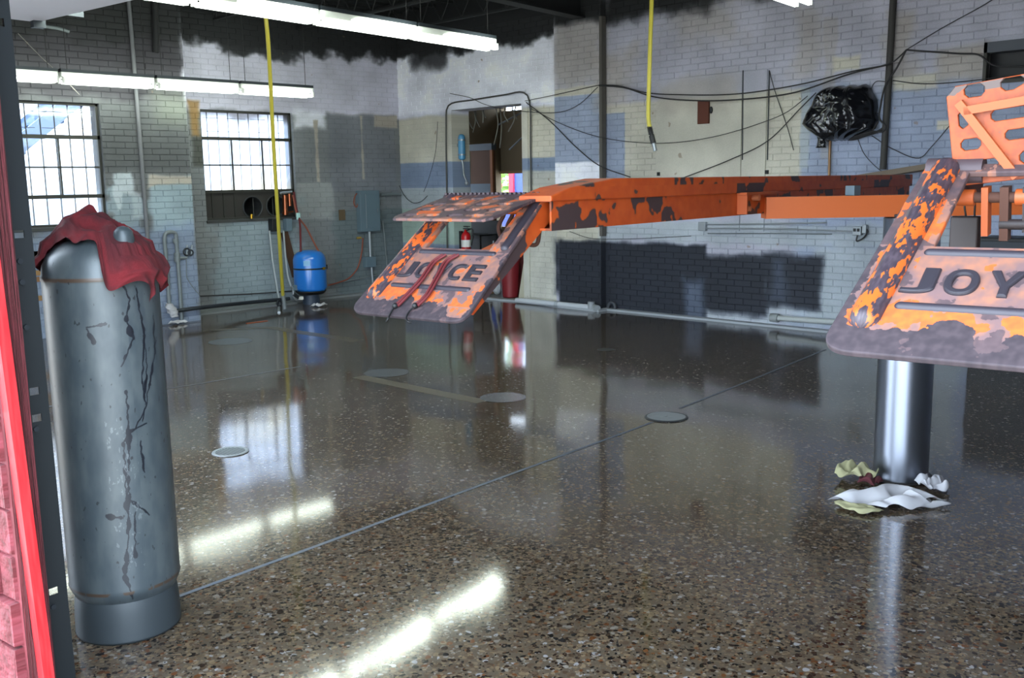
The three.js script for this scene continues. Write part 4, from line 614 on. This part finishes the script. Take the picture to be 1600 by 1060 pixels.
{ const t = thing('water_filter', 'shiny copper pipe assembly at the corner of the frosted window', 'pipework'); mesh('copper_body', rod(onL(445, 305, 0.1), onL(446, 336, 0.1), 0.034), M.copper, t); mesh('copper_body', rod(onL(452, 303, 0.1), onL(453, 322, 0.1), 0.026), M.copper, t); mesh('cap', rod(onL(438, 302, 0.1), onL(456, 300, 0.1), 0.015), M.galv, t); mesh('branch', rod(onL(441, 333, 0.1), onL(458, 331, 0.1), 0.012), M.copper, t); }
run('hose', 'dark red hose from the copper pipes down to the blue tank', 'hose', [onL(459, 300, 0.1), onL(463, 325, 0.1), onL(468, 345, 0.2), onL(469.5, 370, 0.35), onL(470, 394, 0.42)], 0.014, M.redCord);
run('hose', 'thin copper coloured tube from the window to the blue tank', 'hose', [onL(457, 305, 0.1), onL(465, 337, 0.12), onL(478, 355, 0.15), onL(490, 378, 0.3), onL(499, 395, 0.45)], 0.012, M.orangeHose);
tag(mesh('pressure_gauge', move(box(0.05, 0.09, 0.03, 0, 0, 0, 0.008), onL(466, 338, 0.17)), mat(0xa8d0cc, 0.4)), 'small pale green device where the hoses leave the window', 'gauge');
tag(mesh('hose_valve', rod(onL(393, 342, 0.05), onL(393, 335, 0.05), 0.02), M.brass), 'small brass valve on the sill below the round vent', 'valve');
{ // electrical panel
  const a = onL(561, 298, 0.1), b = onL(594, 361, 0.1), t = thing('electrical_panel', 'blue-grey electrical panel on the wall near the corner', 'electrical panel');
  mesh('cabinet', span(a.x, b.x, b.y, a.y, ZR + 0.012, ZR + 0.115, 0.006), M.panelGrey, t); mesh('door', span(a.x + 0.1, b.x - 0.04, b.y + 0.05, a.y - 0.05, ZR + 0.112, ZR + 0.122, 0.004), M.panelGrey, t); mesh('hinge', span(a.x + 0.094, a.x + 0.1, b.y + 0.05, a.y - 0.05, ZR + 0.115, ZR + 0.12), M.galv, t); mesh('latch', span(b.x - 0.06, b.x - 0.045, b.y + 0.27, b.y + 0.32, ZR + 0.12, ZR + 0.128), M.steel, t);
  const c = onL(577, 361, 0.07), d = onL(579, 402, 0.07), e = onL(583, 450, 0.07); run('conduit', 'bright metal conduit between the electrical panel and the small grey box', 'conduit', [c, d], 0.02, M.galv); run('conduit', 'bright metal conduit running down from the small grey box', 'conduit', [onL(580.5, 416, 0.07), e], 0.017, M.galv);
  const p = onL(572, 402, 0.1), q = onL(588, 417, 0.1); tag(mesh('junction_box', span(p.x, q.x, q.y, p.y, ZR + 0.012, ZR + 0.1, 0.006), M.panelGrey), 'small grey junction box on the conduit below the electrical panel', 'box');
}
run('conduit', 'grey conduit running sideways from the electrical panel to the corner', 'conduit', [onL(595, 304, 0.06), onL(612, 303.5, 0.06), onL(626, 303, 0.06)], 0.024, M.pipeGrey);
run('conduit', 'thin painted conduit on the wall right of the electrical panel', 'conduit', [onL(598, 345, 0.02), onL(602, 385, 0.02), onL(606, 425, 0.02)], 0.012, M.pipeGrey);
run('conduit', 'thin grey conduit sloping behind the far ramp plate', 'conduit', [onL(513, 446, 0.03), onL(550, 438, 0.03), onL(595, 429, 0.03)], 0.009, M.pipeGrey);
run('cord', 'reddish extension cord looping from the small yellow tag to the blue tank', 'cord', [onL(567, 372, 0.03), onL(565, 395, 0.03), onL(558, 420, 0.03), onL(545, 435, 0.03), onL(528, 442, 0.05), onL(513, 446, 0.1)], 0.01, M.orangeHose);
run('cord', 'short orange cord looped beside the electrical panel', 'cord', [onL(561, 300, 0.04), onL(555, 306, 0.05), onL(553, 318, 0.05), onL(557, 324, 0.05), onL(560, 312, 0.04)], 0.009, M.orangeHose);
tag(mesh('cable_tag', move(box(0.085, 0.035, 0.02, 0, 0, 0, 0.008), onL(561, 372, 0.035)), mat(0x8c7434, 0.7)), 'small yellow tag on the red cord under the electrical panel', 'tag');
{ const a = onL(530, 328, 0.03), b = onL(540, 344, 0.03); tag(mesh('outlet_plate', span(a.x, b.x, b.y, a.y, ZR + 0.012, ZR + 0.03, 0.003), mat(0x5c4d38, 0.85)), 'rusty brown outlet plate on the wall left of the electrical panel', 'outlet'); }
run('wire', 'thin slack wire slanting above the left window', 'wire', pathL([[28, 52], [60, 85], [95, 118], [124, 148]], 0.3, ZL), 0.004, mat(0x8a8680, 0.7));
run('pipe', 'dark pipe stub with bent end under the far bay door', 'pipe', pathL([[62, 40], [90, 44], [108, 49]], 0.025, ZL), 0.02, M.pipeGrey);

// ---- on and before the right wall
const onR = (px, py, out = 0.03, X = XR) => atX(px, py, X - out), pathR = (list, out = 0.03, X = XR) => list.map(([x, y]) => onR(x, y, out, X));
{ // sheeted-over opening
  const sheet = mat(0xffffff, 0.55, 0, { map: paintR }), t = thing('wall_board', 'smooth cream board panel covering an old opening in the right wall', 'board'), m = -atX(1160, 200, XR).z;
  mesh('sheet', mapUV(span(XR - 0.016, XR - 0.001, BOARD[2], BOARD[3], -BOARD[1] + 0.006, -m - 0.005), uvR), sheet, t); mesh('sheet', mapUV(span(XR - 0.016, XR - 0.001, BOARD[2], BOARD[3], -m + 0.005, -BOARD[0] - 0.006), uvR), sheet, t);
  for (const [px0, px1] of [[1161, 1160], [1202, 1199]]) mesh('edge_strip', rod(onR(px0, 110, 0.018), onR(px1, 250, 0.018), 0.006), M.steelDark, t);
  for (const [x, y] of [[1029, 272], [1198, 269]]) mesh('clip', move(box(0.02, 0.04, 0.035), onR(x, y, 0.02)), M.black, t);
}
{ const a = onR(1091, 158, 0.03), b = onR(1108, 193, 0.03); tag(mesh('rusty_plate', span(XR - 0.045, XR - 0.017, b.y, a.y, a.z, b.z, 0.004), mat(0x5b3022, 0.8)), 'upright rusty brown plate on the cream board', 'plate'); tag(mesh('wall_fitting', move(new THREE.IcosahedronGeometry(0.03, 2).scale(0.5, 1.3, 0.7), onR(1111, 172, 0.025)), M.black), 'small black fitting beside the rusty plate', 'fitting'); }
run('pipe', 'dark vertical pipe on the right wall beside the black bag', 'pipe', [V(XR - 0.045, 3.95, -4.13), V(XR - 0.045, 2.6, -4.15), V(XR - 0.045, 1.62, -4.17)], 0.032, mat(0x3f3d3b, 0.7));
tag(mesh('pilaster_dark_strip', [span(XP - 0.012, XP + 0.06, 0.9, 3.46, -PIL0 + 0.012, -PIL0 + 0.03), span(XP - 0.016, XP - 0.008, 0.9, 3.46, -PIL0 - 0.012, -PIL0 + 0.03)], mat(0x57534e, 0.75)), 'added dark strip up the side of the brick pilaster', 'dark strip');  // added strip, no angle iron: dark tone of the dirty, shaded pilaster side
{ // box wrapped in a black plastic bag
  const c = onR(1304, 178, 0.16), t = thing('bagged_box', 'box wrapped in a shiny black plastic bag hung on the right wall', 'bagged box'), S = 9.3 / FOCAL;
  const edge = (t, list) => { for (let i = 0; i + 1 < list.length; i++) if (t <= list[i + 1][0]) { const k = (t - list[i][0]) / (list[i + 1][0] - list[i][0]); return list[i][1] + (list[i + 1][1] - list[i][1]) * k; } return list[list.length - 1][1]; };
  const g = grid(90, 70, (u, v) => {
    const l = edge(v, [[0, -20], [0.08, -25], [0.35, -36], [0.66, -47], [0.8, -36], [1, -16]]), r = edge(v, [[0, 30], [0.08, 38], [0.3, 44], [0.65, 48], [0.8, 44], [1, 12]]), s = 2 * u - 1, q = 2 * v - 1;
    const body = Math.pow(Math.max(0, 1 - Math.pow(Math.abs(s), 5)), 0.5) * Math.pow(Math.max(0, 1 - Math.pow(Math.abs(q), 6)), 0.5), folds = 0.035 * Math.sin(u * 26 + 5 * n2(u * 2, v * 1.5, 4)) * sstep(0.1, 0.7, v) * sstep(0.35, 0.75, u) + 0.05 * n2(u * 4 - v, v * 2.5, 2) + 0.02 * Math.abs(n2(u * 9, v * 7, 6));
    const b = body * (0.2 + folds) + 0.004, wob = 2.5 * n2(v * 6, u, 9); return V(c.x + 0.135 - b, c.y + (44 - 86 * v + 3 * n2(u * 6, v, 3)) * S, c.z + (l + (r - l) * u + wob) * S * 1.32); });
  mesh('plastic_bag', g, M.plastic, t);
  const k = onR(1283, 218, 0.14); mesh('bag_tail', grid(24, 10, (u, v) => V(k.x + 0.03 * Math.sin(u * 6.28) * (0.6 + v * 0.6) + 0.01 * n2(u * 6, v * 5), k.y + 0.05 - v * 0.13, k.z + 0.05 * Math.cos(u * 6.28) * (0.6 + 0.5 * v) + 0.02 * n2(u * 5, v * 4))), M.plastic, t);
  run('pipe', 'thin copper pipe below the bag wrapped box', 'pipe', [onR(1297, 218, 0.05), onR(1296, 250, 0.05), onR(1295, 300, 0.05)], 0.014, mat(0x8a6a4c, 0.4, 0.6));
  run('cable', 'thick dusty cable under the bag wrapped box', 'cable', pathR([[1310, 214], [1330, 218], [1352, 212], [1375, 204], [1384, 196]], 0.05), 0.012, M.wire); run('cable', 'thinner dusty cable curling below the bag wrapped box', 'cable', pathR([[1318, 218], [1340, 214], [1360, 207], [1372, 190]], 0.08), 0.009, M.wire);
}
const WIRES = [
  ['wire sagging over the doorway toward the pilaster', [[703, 146], [735, 153], [757, 163], [800, 172], [876, 175], [905, 163], [934, 136]], 0.006, 0.13], ['wire dipping from the doorway corner to the pilaster edge', [[820, 158], [850, 152], [900, 141], [936, 133]], 0.006, 0.12],
  ['upper cable swagged from the pilaster edge to the dark vertical pipe', [[936, 133], [965, 134], [1010, 145], [1060, 148], [1150, 147], [1250, 132], [1330, 112], [1395, 97], [1416, 78]], 0.009, 0.12], ['lower cable swagged in front of the rusty plate', [[936, 134], [975, 137], [1020, 151], [1080, 157], [1150, 156], [1240, 145], [1330, 115], [1392, 100]], 0.011, 0.11],
  ['wire slanting down across the blue pilaster paint', [[822, 160], [860, 190], [900, 230], [935, 258], [985, 277]], 0.009, 0.12], ['long thin wire sagging across the cream board', [[830, 170], [880, 195], [940, 215], [1030, 224], [1110, 215], [1190, 192], [1230, 175], [1262, 150]], 0.006, 0.12], ['wire rising from the orange rail to the black bag', [[1065, 279], [1140, 250], [1200, 220], [1250, 170], [1275, 145]], 0.008, 0.06],
  ['cable running to the dark high opening', [[1416, 78], [1440, 80], [1500, 84], [1530, 86], [1550, 101], [1600, 104]], 0.011, 0.04], ['bundle of cables falling behind the dark vertical pipe', [[1416, 78], [1400, 108], [1384, 132], [1376, 165], [1374, 185], [1384, 198], [1380, 205], [1360, 206], [1335, 214]], 0.012, 0.1], ['thin straight wire climbing toward the ceiling', [[1416, 78], [1470, 45], [1530, 12], [1560, -6]], 0.006, 0.04],
  ['thin wire sagging right of the dark vertical pipe', [[1395, 126], [1440, 131], [1500, 128], [1580, 118]], 0.006, 0.04], ['thin wire dipping to a point behind the perforated pad', [[1362, 212], [1395, 233], [1437, 247], [1455, 230], [1485, 195]], 0.006, 0.04], ['thin wire falling from the bag wrapped box', [[1340, 216], [1350, 240], [1370, 262], [1390, 276]], 0.005, 0.04], ['crooked wire hanging at the edge of the cream board', [[1202, 110], [1210, 140], [1222, 175], [1232, 205], [1240, 235]], 0.006, 0.03], ['looped wire left of the dark vertical pipe', [[1386, 128], [1368, 128], [1360, 145], [1362, 165], [1372, 178]], 0.005, 0.05],
  ['wire hanging on the wall left of the doorway', [[684, 190], [680, 240], [668, 285], [662, 300]], 0.005, 0.03], ['wire loop hooked on the wall beside the corner', [[624, 290], [632, 306], [645, 317], [658, 315], [668, 306]], 0.007, 0.04], ['faint wire across the black painted patch', [[890, 362], [920, 372], [960, 374], [1080, 369]], 0.005, 0.13],
];
for (const [l, pts, r, out] of WIRES) run('wire', l, 'wire', pts.map(([x, y]) => onR(x, y, x < 880 && x > 600 ? Math.max(out, 0.08) : out)), r * 0.72, M.wire, 'loose wires on the right wall');
run('conduit', 'black conduit bent around the doorway casing', 'conduit', pathR([[699, 420], [698, 300], [697, 200], [698, 170], [703, 163], [740, 156], [790, 148], [815, 144], [824, 149], [828, 165], [829, 230], [830, 330]], 0.09), 0.011, mat(0x4b4a48, 0.6));
run('conduit', 'upper grey conduit run below the orange rail', 'conduit', [onR(1100, 351, 0.03), onR(1200, 350, 0.03), onR(1292, 348, 0.03)], 0.008, M.galv); run('conduit', 'lower grey conduit run ending at the double outlet', 'conduit', [onR(1102, 357, 0.03), onR(1220, 358, 0.03), onR(1332, 362, 0.03)], 0.008, M.galv); run('conduit', 'short dark conduit under the grey conduits', 'conduit', [onR(1106, 365, 0.03), onR(1190, 365, 0.03), onR(1300, 366, 0.03)], 0.006, M.pipeGrey);
{ const a = onR(1093, 347, 0.03), b = onR(1104, 361, 0.03); tag(mesh('junction_box', span(XR - 0.06, XR - 0.01, b.y, a.y, a.z, b.z, 0.005), M.galv), 'small metal junction box at the start of the grey conduits', 'box'); }
{ const c = onR(1340, 361, 0.04), t = thing('outlet_box', 'metal double outlet box on the right wall with cable loops', 'outlet', null, c); mesh('box', box(0.05, 0.085, 0.085, 0, 0, 0, 0.005), M.galv, t); for (const z of [-0.018, 0.02]) mesh('socket', box(0.01, 0.03, 0.024, -0.028, 0.01, z), M.black, t); mesh('clamp', box(0.05, 0.08, 0.04, 0, 0.02, 0.075, 0.004), M.galv, t); mesh('cable_loop', tube([V(0, -0.04, 0), V(-0.01, -0.1, 0.0), V(0, -0.06, 0.07), V(0, 0.0, 0.1), V(0, 0.03, 0.08)], 0.008), M.wire, t); }
// low pipes
{ const t = thing('floor_pipe', 'white painted pipe lying along the wall foot by the doorway', 'pipe'), a = atY(815, 470, 0.04), b = atY(941, 490, 0.04); a.x = XD - 0.2; a.z = -8.93; b.x = XP - 0.13; b.z = -7.62; mesh('pipe', rod(a, b, 0.034, 0.034, 16), mat(0xb7bcc2, 0.5), t); mesh('coupling', rod(a.clone().lerp(b, 0.52), a.clone().lerp(b, 0.56), 0.04), mat(0x9aa0a6, 0.5), t); mesh('end_valve', [rod(b.clone().add(V(0, -0.035, -0.05)), b.clone().add(V(0, 0.07, -0.05)), 0.045), ], mat(0x8d9296, 0.5), t); mesh('end_cap', rod(b, b.clone().add(V(-0.05, 0, 0.09)), 0.042), mat(0x8d9296, 0.5), t);
  const r = onR(956, 480, 0.05); tag(mesh('pipe_flange', move(new THREE.TorusGeometry(0.055, 0.02, 10, 22).rotateY(Math.PI / 2), r), mat(0x3a3d42, 0.6)), 'dark round pipe flange at the foot of the pilaster', 'flange');
  const u = thing('wall_pipe', 'white pipe with end fitting low on the wall right of the black paint', 'pipe'), c = onR(1211, 497, 0.08), d = onR(1420, 512, 0.08); mesh('pipe', rod(c, d, 0.028, 0.028, 14), mat(0xaeb3b2, 0.5), u); mesh('end_fitting', rod(c.clone().add(V(0, 0, 0.04)), c.clone().add(V(0, 0, -0.05)), 0.045), mat(0x8f9494, 0.5), u); }
tag(mesh('wood_shelf', [bar(onR(1338, 279, 0.12), onR(1470, 258, 0.12), 0.24, 0.05)], mat(0x75685a, 0.8)), 'rough brown wooden shelf plank on the right wall', 'shelf');
{ const t = thing('dark_cabinet', 'black steel cabinet against the right wall seen through the near ramp plate', 'cabinet'), s1 = -atX(1522, 385, XR - 0.4).z; mesh('body', span(XR - 0.4, XR - 0.012, 0.06, 1.02, -s1, -1.9, 0.01), M.black, t); mesh('plinth', span(XR - 0.37, XR - 0.012, 0, 0.06, -s1 + 0.02, -1.92), M.black, t); mesh('door', span(XR - 0.415, XR - 0.4, 0.09, 0.99, -s1 + 0.02, -2.55, 0.004), M.steelDark, t); mesh('handle', span(XR - 0.43, XR - 0.415, 0.5, 0.62, -2.62, -2.6), M.steel, t); }

// ---- in the doorway and the store room
const inD = (px, py, X) => atX(px, py, X), DF = 0.012;
{ const p = atX(722, 400, 9.28); p.z += 0.09; const t = thing('fire_extinguisher', 'red fire extinguisher with white label inside the doorway', 'fire extinguisher', null, p); mesh('body', lathe([[0.001, 0], [0.06, 0.004], [0.068, 0.02], [0.068, 0.27], [0.06, 0.31], [0.035, 0.335], [0.02, 0.345], [0.02, 0.37], [0.001, 0.372]], 28), M.redExt, t); mesh('label', new THREE.CylinderGeometry(0.069, 0.069, 0.1, 24, 1, true).translate(0, 0.18, 0), M.white, t); mesh('handle', [box(0.05, 0.012, 0.1, 0, 0.385, 0.02), box(0.04, 0.012, 0.1, 0, 0.415, 0.02)], M.steelDark, t); mesh('hose', tube([V(0, 0.36, 0.02), V(0.03, 0.38, 0.1), V(0.03, 0.3, 0.12), V(0.02, 0.15, 0.09)], 0.01), M.black, t); mesh('wall_bracket', box(0.03, 0.3, 0.05, -0.02, 0.2, -0.08), M.black, t); }
{ const p = atX(722, 250, 9.28), t = thing('hanging_reel', 'light blue metal cylinder hung on the left side of the doorway', 'cylinder', null, p); mesh('body', lathe([[0.001, 0], [0.03, 0.0], [0.05, 0.02], [0.05, 0.3], [0.04, 0.335], [0.02, 0.35], [0.001, 0.352]], 28), M.lightBlue, t); for (const y of [0.06, 0.26]) mesh('band', lathe([[0.051, y], [0.054, y], [0.054, y + 0.02], [0.051, y + 0.02]], 28), M.steel, t); mesh('cord', tube([V(0, 0, 0), V(0.01, -0.1, 0.01), V(0.0, -0.2, 0.03), V(0.03, -0.3, 0.05)], 0.014), M.galv, t); mesh('wall_bracket', box(0.03, 0.04, 0.1, 0, 0.2, -0.08), M.galv, t); mesh('plug', move(new THREE.IcosahedronGeometry(0.03, 1), V(0.03, -0.32, 0.05)), M.galv, t); }
{ const a = atX(735, 226, 10.6), b = atX(771, 312, 10.6), t = thing('store_door_leaf', 'dark brown wooden door leaf with grey top in the store room', 'cupboard'); mesh('body', span(10.6, 10.66, 0.012, a.y - 0.1, a.z, b.z), M.woodDark, t); mesh('top', span(10.58, 10.68, a.y - 0.1, a.y, a.z, b.z), mat(0x3a4148, 0.6), t); mesh('edge_post', span(10.57, 10.6, 0.012, a.y - 0.1, b.z - 0.03, b.z + 0.02), mat(0x7a4a2a, 0.7), t); mesh('lower_panel', span(10.585, 10.6, 0.012, 1.55, a.z, b.z - 0.03), mat(0x4b5660, 0.6), t); }  // thin panel: an open door leaf rather than a cupboard
function bin(name, label, p, R, h, m) { const t = thing(name, label, 'bin', null, p); mesh('body', lathe([[0.001, 0], [R * 0.7, 0], [R * 0.74, 0.02], [R * 0.98, h - 0.03], [R * 1.05, h - 0.02], [R * 1.05, h], [R * 0.96, h], [R * 0.7, 0.04], [0.001, 0.035]], 32), m, t); mesh('rim', lathe([[R * 0.97, h - 0.012], [R * 1.07, h - 0.012], [R * 1.07, h + 0.008], [R * 0.97, h + 0.008]], 32), m, t); return t; }
bin('waste_bin', 'tall tapered dark red bin standing in the doorway', V(9.35, DF, atX(798, 466, 9.35).z), 0.145, 0.56, mat(0x7a2026, 0.45));
{ const p = atX(812, 400, 9.75), t = bin('waste_bin', 'dark red drum with a pale lid behind the tapered bin', V(9.8, DF, p.z), 0.15, 0.62, M.maroon); mesh('lid', lathe([[0.001, 0.69], [0.15, 0.68], [0.168, 0.66], [0.168, 0.6], [0.16, 0.6], [0.16, 0.65], [0.001, 0.66]], 32), mat(0x9ea0a8, 0.5), t); }
{ const w = atX(776, 449, 9.45), t = thing('hand_truck', 'hand truck with pale grey wheels in the doorway', 'hand truck'); const wheel = (c, r) => { mesh('wheel', move(new THREE.TorusGeometry(r - 0.02, 0.024, 10, 26).rotateY(Math.PI / 2 - 0.3), c), mat(0x9a9da2, 0.5), t); mesh('wheel_hub', move(new THREE.CylinderGeometry(r - 0.02, r - 0.02, 0.03, 22).rotateZ(Math.PI / 2).rotateY(-0.3), c), mat(0xb9bcc0, 0.5), t); }; wheel(V(9.45, DF + 0.11, w.z), 0.105);
  const z = w.z - 0.16; mesh('toe_plate', box(0.14, 0.02, 0.2, 9.42, 0.07, z), mat(0xc3c6ca, 0.5), t); for (const d of [-0.06, 0.06]) mesh('upright', rod(V(9.5, 0.07, z + d), V(9.62, 0.75, z + d), 0.012), M.steel, t); mesh('axle', rod(V(9.46, 0.12, w.z), V(9.5, 0.12, z - 0.1), 0.012), M.steel, t); mesh('handle', tube([V(9.52, 0.4, w.z + 0.1), V(9.58, 0.72, w.z + 0.12), V(9.6, 0.8, w.z + 0.17), V(9.6, 0.84, w.z + 0.24)], 0.014), M.steel, t); }
{ const p = atX(776, 420, 9.7), t = thing('blue_hose_coil', 'coil of bright blue hose beside the hand truck', 'hose coil'); for (let i = 0; i < 4; i++) mesh('loop', move(new THREE.TorusGeometry(0.1 - 0.008 * i, 0.012, 8, 24).rotateY(Math.PI / 2).scale(1, 1.4, 1), V(9.68 + 0.02 * i, p.y, p.z)), mat(0x2f57b8, 0.4), t); }
{ const p = atX(811, 440, 9.22), t = mesh('leaning_board', bar(V(9.26, 0.012, -8.98 - 0.1), V(9.33, 0.5, -8.96 - 0.08), 0.05, 0.1, V(0, 0, 1)), M.cream); tag(t, 'short pale board leaning beside the dark red bin', 'board'); }
for (const [px, l] of [[748, 'rough wooden block on the floor below the dark shelf'], [764, 'short wooden block on the floor by the hand truck']]) { const p = atX(px, 460, 9.5); tag(mesh('wood_block', box(0.1, 0.05, 0.14, 9.5, DF + 0.025, p.z, 0.004), M.wood), l, 'wood block'); }
{ const p = atX(738, 440, 10.0), t = thing('dark_shelf', 'dark cluttered rack standing inside the doorway', 'rack'); for (const y of [0.25, 0.5, 0.78]) mesh('shelf', span(9.95, 10.3, y, y + 0.02, p.z - 0.35, p.z + 0.25), M.black, t); for (const z of [-0.34, 0.24]) for (const x of [9.96, 10.29]) mesh('leg', span(x - 0.01, x + 0.01, 0.012, 0.8, p.z + z - 0.01, p.z + z + 0.01), M.black, t); mesh('back', span(10.29, 10.3, 0.012, 1.0, p.z - 0.35, p.z + 0.3), M.black, t); }
for (let i = 0; i < 11; i++) { const px = [727, 733, 739, 744, 752, 758, 775, 781, 790, 800, 806][i], X = 9.55 + 0.12 * (i % 4), a = atX(px, 166, X), l = [40, 36, 42, 34, 26, 18, 60, 66, 24, 38, 20][i] * 0.0088; run('hanging_wire', 'loose grey wire dangling from the store room ceiling', 'wire', [V(a.x, 3.19, a.z), a, V(a.x, a.y - l * 0.5, a.z + rr(-0.05, 0.05)), V(a.x, a.y - l, a.z + rr(-0.08, 0.08))], 0.009, mat(0x77746c, 0.7), 'wires dangling inside the doorway'); }
for (const [x0, y0, x1, y1, l] of [[779, 195, 815, 176, 'upper stray rod sticking out inside the doorway'], [796, 234, 815, 213, 'lower stray rod sticking out inside the doorway']]) tag(mesh('metal_rod', rod(atX(x0, y0, 10.1), atX(x1 + 6, y1 - 3, 10.1), 0.012), M.steel), l, 'rod');

renderer.render(scene, camera);
